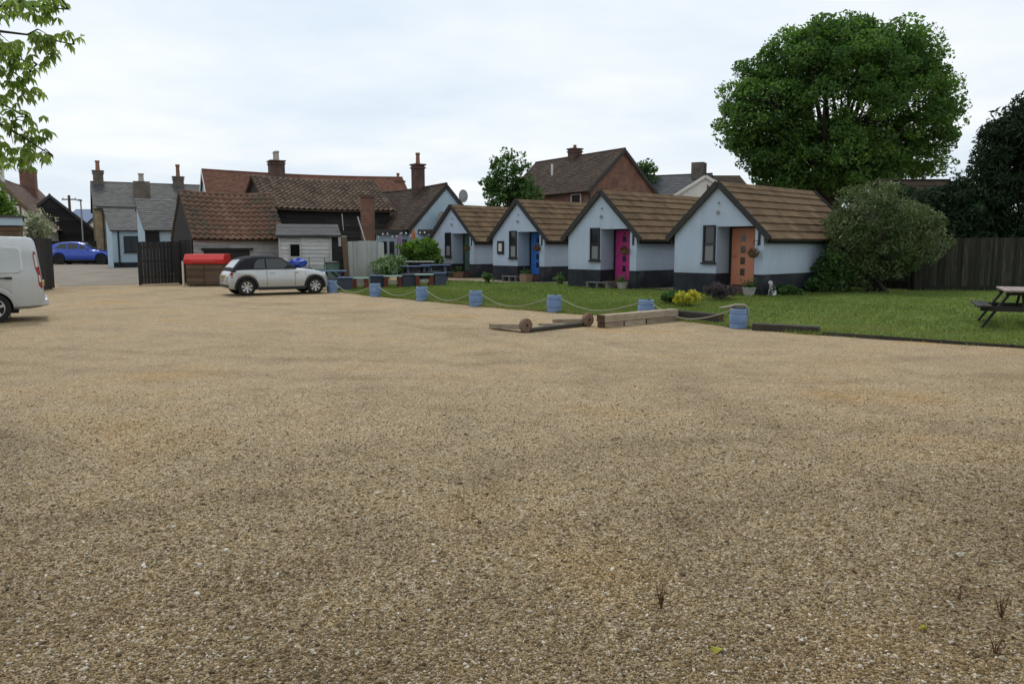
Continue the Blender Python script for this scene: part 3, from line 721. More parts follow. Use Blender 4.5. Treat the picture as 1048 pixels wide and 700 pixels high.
barn, _ = gh('black_barn', 'tall black boarded barn with a steep gable beyond the blue car', 'barn', 57.5, 64, 60, 76, Z(201, 64), Z(236, 64), 3.0, m_tarboard, m_dkslate, tw=.3, th=.2, boards=m_tarboard, oh=.15, bargem=m_felt)
far, far_rf = gh('modern_house', 'distant cream house with blue solar panels on its roof', 'house', 84, 92, 112, 92, Z(216, 92), Z(230, 88), 3.5, m_cream, m_dkslate, ground=.9)
b = MB(); b.add([(3.72, .2, Z(230, 88) - .9 + .10), (3.72, 3.1, Z(230, 88) - .9 + .10), (.5, 3.1, Z(217, 92) - .9 + .12), (.5, .2, Z(217, 92) - .9 + .12)], [(0, 1, 2, 3)]);
mp = Mflat('solar_panel', (.05, .10, .20), .2); b.v = [(p[0] + .12, p[1], p[2] + .12) for p in b.v]; b.build('solar_panel', mp, far)
window(far, (3.5, 1.6, 1.9), 1.2, 1.1, '+x', m_white, 0, vbar=1); window(far, (3.5, 4.0, 1.9), 1.2, 1.1, '+x', m_white, 0, vbar=1)

# the flat roofed garage behind the van
gx0, gx1, gy = -27.0, X(28.5, 30), 30.0
gx0 = gx1 - 6.5
r = thing('garage', 'brown boarded garage with a flat roof and white fascia behind the van', 'garage', (gx1, gy, 0), R(31.5)); H = Z(221, 30)
b = MB(); b.b2((gx0 - gx1, .03, -.2), (-.05, 4, H - .35)); b.build('wall', m_brownwood, r)
b = MB(); b.vboards((gx0 - gx1, .0), (-.05, .0), 0, H - .38, .14, .03); b.b2((gx0 - gx1, -.05, H - .55), (-.02, .02, H - .42)); b.build('boarding', m_brownwood, r)
b = MB(); b.b2((gx0 - gx1, -.14, H - .36), (.0, -.02, H - .08)); b.build('fascia', m_pubblue, r)
b = MB(); b.b2((gx0 - gx1 - .1, -.2, H - .078), (.06, 4.2, H)); b.build('roof', m_felt, r)

# pantiled shed
shd_mix = lambda a, c: float(np.clip(.25 + .65 * math.exp(-((a - .55) / .28) ** 2) + random.uniform(-.28, .28), 0, 1))
Ys = 37.0
SA, SB = np.array([X(189, 38.6), 38.6]), np.array([X(279, 41.0), 41.0])
d = SB - SA; Ls = np.linalg.norm(d); hws = 2.0; hes, hrs = Z(240, 37), Z(200, 39.6)
shed, _ = gable_house('pantile_shed', 'weathered board shed with an orange and grey pantile roof', 'shed', (SA[0], SA[1], 0), math.atan2(d[1], d[0]), hws, Ls, hes, hrs, m_tarboard, m_panto, 'pantile', oh=.3, ov=.05, tw=.30, th=.32, sag=.10, tf=lambda a, c: shd_mix(1 - a, c))
b = MB(); b.wboards((hws, .05, 0), (0, 1, 0), (1, 0, 0), Ls - .1, hes - .12, .18, bl=2.4); b.build('boarding', m_weather, shed)
b = MB(); b.b2((hws + .03, .5, .2), (hws + .07, 2.6, 1.55)); b.b2((hws + .03, .4, 1.56), (hws + .16, 2.75, 1.66)); b.build('shutter', m_tarboard, shed)

# long barn with dark boards
bA, bB = np.array([X(265, 44.5), 44.5]), np.array([X(381, 48), 48.0]); d = bB - bA; Lb = np.linalg.norm(d)
heb, hrb = Z(212, 42.8), Z(184.5, 46)
lbarn, _ = gable_house('pantile_barn', 'long dark boarded barn with a grey brown pantile roof', 'barn', (bA[0], bA[1], 0), math.atan2(d[1], d[0]), 2.9, Lb, heb, hrb, m_tarboard, m_pant, 'pantile', oh=.35, ov=.2, tw=.29, th=.31, sag=.12)
b = MB(); b.wboards((2.9, .05, 0), (0, 1, 0), (1, 0, 0), Lb - .1, heb - .2, .2, bl=3); b.build('boarding', m_tarboard, lbarn)
b = MB(); b.wboards((2.93, .9, 1.75), (0, 1, 0), (1, 0, 0), 2.9, .55, .14, bl=1.3); b.build('pale_boards', m_weather, lbarn)

# small felt roofed lean-to in front of the barn
fs, h, e = leanto('felt_roof_shed', 'grey boarded shed with a shallow felt roof behind the convertible', 'shed', X(288, 37), X(347, 37), 37, 2.6, Z(242.5, 37), Z(232, 39.6), m_tarboard, m_felt, tw=1.1, th=1.0, rot=R(15))
b = MB(); b.wboards((-h, -.004, 0), (1, 0, 0), (0, -1, 0), 2 * h - .32, e - .05, .17, bl=2.6); b.build('boarding', m_weather, fs)
b = MB(); b.b2((h - .42, -.06, 0), (h - .31, -.004, e - .03)); b.build('corner_post', m_palewood, fs)
b = MB(); b.b2((-h, -.05, 0), (-h + .09, -.02, e - .03)); b.build('corner_post', m_palewood, fs)
window(fs, (-h + .72, -.042, e - .62), .52, .66, '-y', m_palewood, 0, m_blk_hole)

# brick pier against the barn
pr = thing('brick_stack', 'tall plain red brick stack standing at the right end of the barn', 'chimney', (X(378, 40.5), 40.5, 0)); H = Z(203, 40.5)
b = MB(); b.b2((-.3, -.3, -.2), (.3, .3, H)); b.build('stack', m_redbrick, pr)
b = MB(); b.b2((-.34, -.34, H + .002), (.34, .34, H + .1)); b.build('cap', m_dkbrick, pr)

# the public house: red tiled main range and a lower wing with its gable to the cabins
pub, pub_rf = gh('public_house', 'long red tiled pub roof rising behind the barns', 'pub', 214, 52, 412, 58, Z(176, 52), 3.6, 3.4, m_pubblue, m_redtile, ground=0, tw=.2, th=.14, sag=.12, bargem=m_white, oh=.25)
Lp = math.hypot(X(412, 58) - X(214, 52), 6)
zr = Z(177, 52)
chimney(pub, (0, Lp * .345), 1.1, .9, zr - 1, Z(163, 53), m_dkbrick, 3, m_potgrey, .6, potr=.16)
chimney(pub, (0, Lp * .985), .75, .7, zr - 1.2, Z(187, 58) + .1, m_dkbrick, 1, m_pot, .55)
wA, wB = np.array([X(457.5, 44), 44]), np.array([X(372, 52.5), 52.5]); d = wB - wA; Lw = np.linalg.norm(d)
wing, wing_rf = gable_house('pub_wing', 'pale blue pub wing with a brown roof and tall chimney', 'pub', (wA[0], wA[1], 0), math.atan2(d[1], d[0]), 2.15, Lw, 2.75, Z(191, 44), m_pubblue, m_brntile, tw=.19, th=.13, sag=.12, oh=.22, ov=.05, bargem=m_barge)
chimney(wing, (-.2, 2.7), .56, .56, 4.0, Z(168, 46), m_dkbrick, 1, m_pot, .62, potr=.13)
c = wing.children[-1]
# dormer on the wing's left slope
dm = MB(); dm.b2((-2.1, 6.6, 2.7), (-1.0, 8.3, 4.05)); dmo = dm.build('dormer', m_redbrick, wing)
q = MB(); q.b2((-2.3, 6.45, 4.055), (-.4, 8.45, 4.13)); q.build('dormer_roof', m_felt, dmo)
q = MB(); q.b2((-2.13, 6.75, 3.1), (-2.105, 7.2, 3.95)); q.build('dormer_board', m_palewood, dmo)
# ground floor front of the wing: a flat roofed extension with windows
px0, px1, py_ = X(386, 43.2), X(458, 43.2), 43.2
r = thing('pub_extension', 'flat roofed pale blue pub extension with dark windows behind the shrub', 'extension', (px0, py_, 0)); Wd = px1 - px0; H = Z(236, 43)
b = MB(); b.b2((0, 0, -.2), (Wd, 3.0, H - .2)); b.build('wall', m_pubblue, r)
b = MB(); b.b2((-.1, -.25, H - .198), (Wd + .3, 3.1, H + .05)); b.build('roof', m_felt, r)
for k, (a, w_, h_) in enumerate([(.45, .16, 1.7), (.85, .16, 1.7), (1.45, .5, 1.9), (2.45, .5, .9), (3.0, .4, .9)]):
    window(r, (a, 0, 1.15 if h_ > 1 else 1.45), w_ + .1, h_, '-y', m_black, 0)

# brick house behind the cabins
bh, bh_rf = gh('brick_house', 'red brick house with a dark tiled roof behind the cabins', 'house', 636, 48.6, 549, 56.5, Z(155, 48.6), Z(193, 47), 2.45, m_redbrick, m_brntile, ground=.2, tw=.2, th=.15, bargem=m_barge)
chimney(bh, (0, 4.9), .7, .6, Z(155, 48.6) - .9, Z(154, 52), m_dkbrick, 1, m_pot, .22)
Lh = 11.5
window(bh, (-2.45, 1.4, 4.2), 1.0, .9, '-x', m_white, 0); window(bh, (0, 0, 4.2), 1.0, 1.0, '-y', m_white, 0, vbar=1)
b = MB(); b.tube([(-2.0, 4.6, 6.0), (-2.0, 4.6, 6.7)], .07, 8); b.build('vent_pipe', m_white, bh)
b = MB(); b.tube([(-2.72, .05, 4.75), (-2.55, .0, 4.4), (-2.5, -.05, 4.2), (-2.5, -.05, 0)], .05, 8); b.build('drainpipe', m_black, bh)
sh, sh_rf = gh('slate_house', 'grey slate roofed house with a white verge and squat chimney', 'house', 640, 63, 724, 60, Z(180, 60), 3.6, 4.0, m_greybrick, m_dkslate, ground=.2, tw=.3, th=.2)
g2, _ = gh('gabled_house', 'pale gabled house with white bargeboards peeping over the cabin', 'house', 719, 55, 735, 64, Z(181, 55), Z(206, 55), 2.7, m_white, m_dkslate, ground=.2, tw=.3, th=.2, bargem=m_white)
b = MB(); b.prism([(.1, 3.3), (2.1, 3.3), (2.1, 4.0), (.1, 5.7)], -.05, -.004); b.build('tile_hanging', m_dkbrick, g2)
chimney(sh, (0, math.hypot(X(724, 60) - X(640, 63), 3) - .9), 1.0, .9, Z(180, 60) - .8, Z(169, 60), m_greybrick, 0, None, .3, False)
h3, _ = gh('distant_house', 'low dark roof showing just above the orange door cabin', 'house', 722, 70, 752, 70, Z(182, 70), Z(196, 68), 3.2, m_greybrick, m_brntile, ground=.2)
h4, _ = gh('bungalow', 'small dark roof end beneath the left side of the oak', 'house', 772, 66, 797, 66, Z(188, 66), Z(204, 64), 3.0, m_greybrick, m_brntile, ground=.2)
ob, _ = gh('outbuilding', 'dark building with a brown stepped roof behind the silver bush', 'outbuilding', 893, 37, 962, 37, Z(188, 37), Z(226, 34.6), 2.4, m_tarboard, m_dkshingle, ground=.18, tw=.4, th=.42, oh=.3)
# ------------------------------------------------------------------ fences, gates, boards
def fence(name, label, cat, p, q, H, m, bw=.12, posts=2.0, back=1, group=None, zf=True, kick=None, parts=True):
    p, q = np.array(p[:2], float), np.array(q[:2], float); d = (q - p) / np.linalg.norm(q - p); n = np.array((-d[1], d[0])) * back
    g = float(T(*p)); r = thing(name, label, cat, (p[0], p[1], g), 0, group)
    f = (lambda x, y: float(T(x + p[0], y + p[1])) - g)
    b = MB(); b.vboards((0, 0), q - p, .04, H, bw, .02, .008, .014, .006, f); b.build('boards', m, r)
    L = np.linalg.norm(q - p)
    for k in range(int(L / posts) + 1):
        c = d * min(k * posts, L) + n * .075
        b = MB(); b.box((c[0], c[1], f(*c) + H / 2 - .15), (.1, .1, H + .25), math.atan2(d[1], d[0])); b.build('post', m, r)
    for z in (.35, H * .55, H - .25):
        b = MB(); a, e = n * .035, (q - p) + n * .035
        b.beam((a[0], a[1], f(*a) + z), (e[0], e[1], f(*e) + z), .045, .09); b.build('rail', m, r)
    if kick:
        b = MB(); a, e = -n * .03, (q - p) - n * .03
        b.beam((a[0], a[1], f(*a) + .09), (e[0], e[1], f(*e) + .09), .03, .18); b.build('kickboard', m, r)
    return r
fence('board_fence', 'tall weathered dark board fence at the back of the lawn', 'fence', (14.2, 28.2), (27, 28.4), 1.86, m_fence, .10, 2.4, 1, kick=True)
fence('board_fence', 'near black board fence in shade behind the silver bush', 'fence', (12.6, 30.2), (14.3, 28.25), 1.75, m_fence, .12, 1.2, -1)
fence('entrance_gate', 'black close boarded gate leaf to the left of the red topped bin', 'gate', G(144, 292), G(185, 290.5), 1.93, m_tarboard, .14, 1.7, 1)
fence('entrance_gate', 'black board gate leaf standing open behind the van', 'gate', (X(29, 29.5), 29.5), G(56, 295.5), 2.06, m_tarboard, .14, 1.7, 1)
fence('boundary_fence', 'low dark fence along the road behind the blue car', 'fence', (X(50, 60), 60), (X(104, 60), 60), 1.7, m_tarboard, .15, 3, 1)
fence('screen_fence', 'short dark screen between the red topped bin and the shed', 'fence', (X(186, 36.8), 36.8), (X(198, 36.2), 36.2), 2.0, m_tarboard, .12, 1.2, 1)
r = fence('board_screen', 'tall pale grey board screen leaning beside the brick stack', 'screen', (X(357, 36.5), 36.5), (X(386, 37.2), 37.2), 1.95, m_palewood, .22, 1.4, 1)
r = thing('loose_board', 'single pale board leaning at the right end of the grey screen', 'board', (X(391, 37), 37, 0))
b = MB(); b.beam((.03, 0, 0), (-.03, .12, 1.92), .26, .025, up=(0, 1, 0)); setp(b.build('plank', m_palewood, r))
r = thing('post', 'dark rusty brown post leaning left of the grey board screen', 'post', (X(355.5, 36.3), 36.3, 0))
b = MB(); b.beam((.03, 0, 0), (-.10, .1, 2.15), .2, .16); b.build('timber', m_brownwood, r)
b = MB(); b.beam((-.1, .1, 2.16), (-.102, .102, 2.2), .22, .18); b.build('cap', m_metal, r)
o = MB().tube([P(374, 248, 39.4), P(366, 222, 39.6)], .035, 8).build('plastic_pipe', m_palewood); setp(o, 'thin pale pipe propped against the barn beside the brick stack', 'pipe')
o = MB().tube([P(351.5, 236, 39.9), P(350, 219, 40)], .02, 8).build('vent_pipe', m_palewood); setp(o, 'short upright white vent pipe on the barn above the felt roof', 'pipe')

# posts by the road
lp = thing('lamp_post', 'slim grey street lamp post behind the blue car', 'street lamp', (X(88.5, 61), 61, float(T(X(88, 61), 61))))
hz = Z(206, 61) - lp.location.z
b = MB(); b.tube([(0, 0, 0), (0, 0, 1.0), (0, 0, hz)], [.09, .075, .05], 10); b.build('pole', m_metal, lp)
b = MB(); b.box((0, -.2, hz + .06), (.2, .55, .12), 0, None, .8); b.build('lamp_head', m_metal, lp)
up_ = thing('utility_pole', 'dark wooden telegraph pole beyond the black barn', 'pole', (X(77, 78), 78, float(T(X(77, 78), 78))))
hz = Z(200, 78) - up_.location.z
b = MB(); b.tube([(0, 0, 0), (0, 0, hz)], [.16, .12], 10); b.build('pole', m_brownwood, up_)
b = MB(); b.beam((-.7, 0, hz - .4), (.7, 0, hz - .4), .1, .12); b.build('crossarm', m_brownwood, up_)
b = MB(); 
for x in (-.6, .6): b.lathe([(.04, 0), (.06, .06), (.03, .14)], 8, (x, 0, hz - .34))
b.build('insulators', m_white, up_)

# satellite dishes
def dish(label, c, dirv, rad):
    r = thing('satellite_dish', label, 'satellite dish', c, math.atan2(dirv[1], dirv[0]), 'dishes on the pub wing')
    b = MB(); b.lathe([(rad, .10), (rad * .97, .115), (rad * .6, .045), (.01, .01), (.01, -.02), (rad * .6, .015), (rad, .085)], 20, (.3, 0, .1), 'x'); b.build('reflector', m_metal, r)
    b = MB(); b.tube([(-.02, 0, -.25), (.18, 0, -.2), (.3, 0, .08)], .025, 6); b.build('bracket', m_metal, r)
    b = MB(); b.tube([(.3, 0, -.2), (.62, 0, .02)], .015, 6); b.box((.64, 0, .04), (.09, .06, .06)); b.build('receiver_arm', m_metal, r)
dish('larger grey dish high on the pale blue pub gable', P(469, 203, 45.3), (.6, -.5), .36)
dish('smaller grey dish low on the pale blue pub gable', P(447, 226, 43.6), (.7, -.6), .38)

# ------------------------------------------------------------------ barrels and rope
def barrel_mesh():
    prof = [(.178, 0), (.190, .010), (.190, .105), (.180, .112), (.180, .128), (.198, .136), (.203, .18), (.205, .225), (.203, .27), (.198, .314), (.180, .322), (.180, .338), (.190, .345), (.190, .44), (.178, .452), (.160, .45), (.158, .42)]
    b = MB(); b.lathe(prof, 28); return b
BAR = [((340, 299.5), 'blue barrel standing just in front of the silver convertible', 0), ((384, 303.5), 'second blue barrel along from the silver convertible', 0), ((432, 308), 'third blue barrel along, before the row of painted tables', 0),
       ((487, 313.5), 'blue barrel on the gravel edge before the green door cabin', 0), ((567, 319.5), 'blue barrel beside the two round ended posts', 0),
       ((661, 326), 'blue barrel half hidden behind the stacked timber sleepers', 0), ((755.5, 336), 'blue barrel with dark cap nearest the orange door cabin', 1)]
bproto = None; bpos = []
for k, (px, lb, cap) in enumerate(BAR):
    g = G(*px); bpos.append(g)
    if bproto is None:
        bproto = r = thing('barrel', lb, 'barrel', g, 0, 'blue barrels roped along the lawn edge')
        body = barrel_mesh().build('body', m_barrel, r, smooth=24)
        b = MB(); b.lathe([(.142, 0), (.142, .012), (.05, .02)], 20, (0, 0, .418)); b.build('lid', m_barrel, r, smooth=35)
        b = MB(); b.lathe([(.035, 0), (.035, .03), (.022, .034)], 12, (.075, 0, .432)); b.build('bung', m_plastic, r)
    else:
        r = bproto.copy(); C.objects.link(r); r.location = [float(a) for a in g]; r['label'] = lb
        for ch in bproto.children:
            c = ch.copy(); C.objects.link(c); c.parent = r
        r.rotation_euler.z = k * 1.3
        r.scale = (.94, .94, .94) if cap else (1, 1, 1)
    if cap:
        b = MB(); b.lathe([(.16, .453), (.16, .475), (.145, .48)], 20); b.build('cap', m_plastic, r)
bpos = [np.array(p) for p in bpos]
rl = ['pale rope sagging from the convertible to the second barrel', 'pale rope sagging between the second and third barrels', 'pale rope hanging in front of the painted tables', 'pale rope hanging across the lawn below the blue door cabin',
      'pale rope hanging across the lawn below the pink door cabin', 'pale rope draped from the stacked sleepers to the last barrel']
for k in range(6):
    a, c = bpos[k] + [0, 0, .38], bpos[k + 1] + [0, 0, .38]
    d = (c - a)[:2] / np.linalg.norm((c - a)[:2]); a[:2] += d * .19; c[:2] -= d * .19
    L_ = np.linalg.norm(c - a); sg = (.30, .26, .27, .29, .25, .27)[k]
    pts = []
    for t in np.linspace(0, 1, 22):
        p = a * (1 - t) + c * t; p[2] -= sg * 4 * t * (1 - t) * (1 + .1 * math.sin(5 * t)); pts.append(p)
        gz = float(T(p[0], p[1])) + .07
        if p[2] < gz: p[2] = gz
    o = MB().tube(pts, .011, 8).build('rope', m_rope, smooth=60); setp(o, rl[k], 'rope', 'ropes between the blue barrels')
# rope end looped over the last barrel
e = bpos[-1]; s = np.array(G(736, 331)); s[2] += .36
pts = [s, s * .5 + (e + [-.1, -.05, .47]) * .5, e + [-.1, -.05, .50], e + [.1, -.05, .505], e + [.18, -.07, .44], e + [.195, -.07, .26]]
o = MB().tube(pts, [.012, .028, .032, .024, .02, .018], 8).build('pipe_end', m_rope, smooth=60); setp(o, 'thick pale rope end lying over the barrel nearest the orange door cabin', 'rope end')

# ------------------------------------------------------------------ timbers on the gravel
def timber(label, p, q, w, h, z, m, group=None, name='railway_sleeper', endm=None):
    p, q = np.array(p, float), np.array(q, float); d = q - p; L = np.linalg.norm(d[:2])
    r = thing(name, label, 'sleeper' if 'sleeper' in name else 'timber', (p[0], p[1], float(T(p[0], p[1])) + z), math.atan2(d[1], d[0]), group)
    b = MB(); n = 10; sec = [(-.5, 0), (.5, 0), (.5, .9), (.42, 1), (-.42, 1), (-.5, .9)]
    vs, fs = [], []
    for i in range(n + 1):
        for a, c in sec: vs.append((L * i / n, a * w + random.uniform(-.004, .004), c * h + (random.uniform(-.005, .005) if c > 0 else 0)))
    for i in range(n):
        for k in range(6): fs.append((i * 6 + k, (i + 1) * 6 + k, (i + 1) * 6 + (k + 1) % 6, i * 6 + (k + 1) % 6))
    b.add(vs, fs); b.build('beam', m, r)
    for e in (0, n): b = MB(); b.add([(v[0] + (-.001 if e == 0 else .001), v[1], v[2]) for v in vs[e * 6:e * 6 + 6]], [tuple(range(6)) if e else tuple(reversed(range(6)))]); b.build('end_grain', endm or m_endgrain, r)
    return r
s0, s1 = G(619, 336), G(694, 328.5)
dd = (s1 - s0); u = dd / np.linalg.norm(dd); nn = np.array([-u[1], u[0], 0])
s0 = s0 + nn * .12; s1 = s1 + nn * .12
grp = 'timbers stacked at the lawn edge'
timber('pale oak sleeper on top of the stack, its rough end facing left', s0, s1, .24, .155, .125, m_sleeper, grp)
timber('short lower block beneath the left end of the pale sleeper', s0 + u * .02, s0 + u * .62, .22, .12, 0, m_sleeper, grp, 'timber_block')
timber('short lower block beneath the middle of the pale sleeper', s0 + u * .66, s0 + u * 1.38, .22, .12, 0, m_sleeper, grp, 'timber_block')
timber('long lower block beneath the right end of the pale sleeper', s0 + u * 1.42, s1, .22, .12, 0, m_sleeper, grp, 'timber_block')
timber('dark weathered sleeper lying right of the last blue barrel', G(771, 338), G(838, 341.5), .2, .15, 0, m_sleeperd)
timber('dark edging timber with a pale top behind the draped rope', G(694, 327), G(738, 331.5), .16, .22, 0, m_sleeperd, name='edging_timber')
e0, e1 = G(842, 343.5), G(1200, 366)
r = thing('lawn_edging', 'thin dark board edging the lawn below the picnic table', 'edging', e0); b = MB()
pts = [e0 * (1 - t) + e1 * t for t in np.linspace(0, 1, 6)]
for a, c in zip(pts[:-1], pts[1:]):
    a, c = a - e0, c - e0; a[2] = c[2] = .02; b.beam(a, c + (c - a) * -.004, .03, .11)
b.build('board', m_sleeperd, r)
b = MB()
for p in pts[1:-1]:
    q = p - e0; b.box((q[0] + .04, q[1] + .06, .0), (.05, .05, .16))
b.build('pegs', m_sleeperd, r)

def round_post(label, pe, pd, rad, w):
    "a flat post lying on the gravel with a round wooden disc at one end"
    pe, pd = np.array(pe), np.array(pd); d = pe - pd; L = np.linalg.norm(d[:2]); r = thing('round_ended_post', label, 'post', pd, math.atan2(d[1], d[0]), 'round ended posts lying on the gravel')
    b = MB(); dy_ = math.atan2(-.80, .6) - math.atan2(d[1], d[0])
    tw_ = lambda p: (p[0] * math.cos(dy_) - p[1] * math.sin(dy_), p[0] * math.sin(dy_) + p[1] * math.cos(dy_), p[2])
    b.lathe([(rad * .94, -.05), (rad, -.035), (rad, .035), (rad * .94, .05)], 28, (0, 0, rad), 'x'); b.warp(tw_).build('disc', m_disc, r, smooth=35)
    b = MB(); b.beam((.05, 0, rad * .8), (L, 0, .06), w, .10); b.build('plank', m_sleeper, r)
    b = MB(); b.lathe([(.03, -.058), (.03, .058)], 10, (0, 0, rad), 'x'); b.warp(tw_).build('bolt', m_plastic, r)
D1, D2 = G(538, 340.3), G(601.5, 334)
round_post('nearer round ended post lying flat, its disc standing up', G(504, 336.5), D1, .145, .2)
round_post('round ended post whose disc stands next to the stacked sleepers', G(568, 331.5), D2, .145, .2)
o = MB().beam(D1 + np.array([.05, .06, .04]), D2 + np.array([-.05, .1, .05]), .17, .07).build('plank', m_sleeperd); setp(o, 'dark flat plank lying between the two round ended posts', 'plank')
o = MB().beam(G(552, 333) + np.array([0, 0, .03]), G(590, 334.5) + np.array([0, 0, .03]), .12, .05).build('plank', m_sleeper); setp(o, 'thin pale plank lying behind the dark flat plank', 'plank')

# ------------------------------------------------------------------ picnic tables
def picnic(label, loc, rz, mt, ml, L=1.75, group=None, Wt=.74):
    r = thing('picnic_table', label, 'picnic table', loc, rz, group)
    b = MB()
    for k in range(5): b.box((0, -Wt / 2 + Wt * (k + .5) / 5, .745), (L, Wt / 5 - .012, .036))
    b.build('tabletop', mt, r, bevel=.004)
    for s in (-1, 1):
        b = MB()
        for k in range(2): b.box((0, s * (.62 + .14 * k), .435), (L, .128, .036))
        b.build('seat', ml, r, bevel=.004)
        for e in (-1, 1):
            b = MB(); b.beam((e * (L / 2 - .28), s * .70, 0), (e * (L / 2 - .28), s * .24, .725), .045, .10, up=(1, 0, 0)); b.build('leg', ml, r)
    for e in (-1, 1):
        b = MB(); b.box((e * (L / 2 - .235), 0, .385), (.045, 1.50, .10)); b.build('cross_beam', ml, r)
        b = MB(); b.box((e * (L / 2 - .235), 0, .69), (.045, .66, .07)); b.build('top_batten', ml, r)
        b = MB(); b.beam((e * (L / 2 - .25), 0, .40), (e * .15, 0, .71), .04, .07); b.build('brace', ml, r)
    return r
pt = G(1047, 337); picnic('dark picnic table with a bare pinkish top alone on the lawn', (pt[0] + .62 * math.cos(R(64)), pt[1] + .62 * math.sin(R(64)), pt[2]), R(64), m_tabletop, m_tabledark)

# painted boxes and low tables in front of the pub garden
grp = 'painted seats along the pub garden'
def boxseat(label, px, py, wpx, hpx, m, mt, rz=.25):
    g = G(px, py); sc = FP / g[1]; w, h = wpx / sc * .76, hpx / sc
    r = thing('box_seat', label, 'box seat', g, rz, grp)
    b = MB(); b.box((0, .22, (h - .05) / 2), (w, .42, h - .05)); b.build('box', m, r)
    b = MB()
    for k in range(3): b.box((0, .22 - .18 + .18 * k, h - .022), (w + .06, .17, .04))
    b.build('lid', mt, r)
def lowtable(label, px, py, wpx, hpx, mt, ml, rz=.25, d=.6):
    g = G(px, py); sc = FP / g[1]; w, h = wpx / sc * 1.05, hpx / sc * 1.12; g = g - np.array([0, .25, 0])
    r = thing('low_table', label, 'table', g, rz, grp)
    b = MB()
    for k in range(4): b.box((0, d * (k + .5) / 4, h - .02), (w, d / 4 - .01, .04))
    b.build('tabletop', mt, r)
    for x in (-1, 1):
        for y in (.08, d - .08):
            b = MB(); b.box((x * (w / 2 - .1), y, (h - .045) / 2), (.16, .09, h - .045)); b.build('leg', ml, r)
    b = MB(); b.box((0, d / 2, h * .45), (w * .55, .12, .14)); b.build('shelf', m_cream, r)
boxseat('slate blue box seat directly behind the convertible side barrel', 354, 297.5, 18, 13.5, m_bbox, m_btop)
lowtable('green topped low table with rust red legs furthest left', 370.5, 296, 16, 10.5, m_gtop, m_rleg)
boxseat('slate blue box seat above the second barrel', 387, 295, 19, 13, m_bbox, m_btop)
lowtable('green topped low table with rust red legs in the middle of the row', 403.5, 294.5, 18, 11, m_gtop, m_rleg)
boxseat('dark slate box seat above the third barrel', 420.5, 294, 21, 13, m_bbox, m_bbox)
lowtable('green topped low table with rust red legs furthest right', 435.5, 293, 18, 11, m_gtop, m_rleg)
boxseat('slate blue box seat at the right end of the row', 451, 292.5, 15, 13, m_bbox, m_btop)
g2p = 'blue painted tables standing behind the row'
picnic('blue painted picnic table with the green water butt behind it', (X(336, 32.5), 32.5, 0), .2, m_btop, m_bbox, 1.5, g2p)
picnic('blue painted picnic table behind the dark slate box seats', (X(425, 36), 36, .1), .3, m_btop, m_bbox, 1.3, g2p)
picnic('blue painted picnic table before the green door cabin', (X(446, 36.5), 36.5, .15), .3, m_btop, m_bbox, 1.3, g2p)
r = thing('bar_counter', 'dark garden counter with a thin pale top below the green shrub', 'counter', (X(426, 38), 38, .1), .1); h = Z(268, 38) - .1
b = MB(); b.box((.2, .3, h / 2 - .02), (1.05, .55, h - .05)); b.build('cabinet', m_tarboard, r)
b = MB(); b.box((0, .3, h), (1.75, .8, .05)); b.build('countertop', m_palewood, r)
r = thing('water_butt', 'green plastic water butt against the grey felt roofed shed', 'water butt', (X(341, 35.2), 35.2, 0))
b = MB(); b.lathe([(.27, 0), (.30, .1), (.31, .5), (.29, .92), (.31, .93), (.31, 1.0)], 20); b.build('drum', Mflat('green_plastic', (.06, .11, .09), .5), r, smooth=40)
b = MB(); b.lathe([(.32, 1.003), (.32, 1.05), (.1, 1.09)], 20); b.build('lid', m_plastic, r)
r = thing('crate', 'green metal frame crate standing by the shed window', 'crate', (X(325, 35), 35, 0), .2); b = MB()
for x in (-.33, .33):
    for y in (-.2, .2): b.b2((x - .02, y - .02, 0), (x + .02, y + .02, 1.25 if y > 0 else .8))
mgp = Mflat('green_metal', (.08, .14, .11), .5)
b.build('frame', mgp, r); b = MB(); b.b2((-.31, -.18, .25), (.31, .18, .75)); b.build('bin', mgp, r)
def blob(name, label, cat, c, rx, ry, rz_, m, seed):
    g = np.random.default_rng(seed); vs, fs = [], []; nu, nv = 14, 9
    for j in range(nv):
        ph = math.pi * j / (nv - 1)
        for i in range(nu):
            th = 2 * math.pi * i / nu; k = 1 + g.normal(0, .13)
            vs.append((c[0] + rx * k * math.sin(ph) * math.cos(th), c[1] + ry * k * math.sin(ph) * math.sin(th), c[2] + max(-.98 * rz_, -rz_ * k * math.cos(ph)) + rz_))
    for j in range(nv - 1):
        for i in range(nu): fs.append((j * nu + i, j * nu + (i + 1) % nu, (j + 1) * nu + (i + 1) % nu, (j + 1) * nu + i))
    o = MB().add(vs, fs).build(name, m); return setp(o, label, cat)
mtarp = Mflat('blue_tarp', (.03, .08, .42), .45)
r = thing('trestle', 'low wooden trestle holding the blue tarpaulin bundle', 'trestle', (X(306, 35.2), 35.2, 0), .3); b = MB(); b.box((0, 0, .78), (1.2, .5, .05)); b.build('top', m_bbox, r)
for x in (-.5, .5): b = MB(); b.box((x, 0, .375), (.07, .45, .75)); b.build('leg', m_bbox, r)
blob('tarpaulin', 'crumpled bright blue tarpaulin bundle above the car bonnet', 'tarpaulin', (X(306, 35.2), 35.2, .81), .42, .25, .2, mtarp, 3)

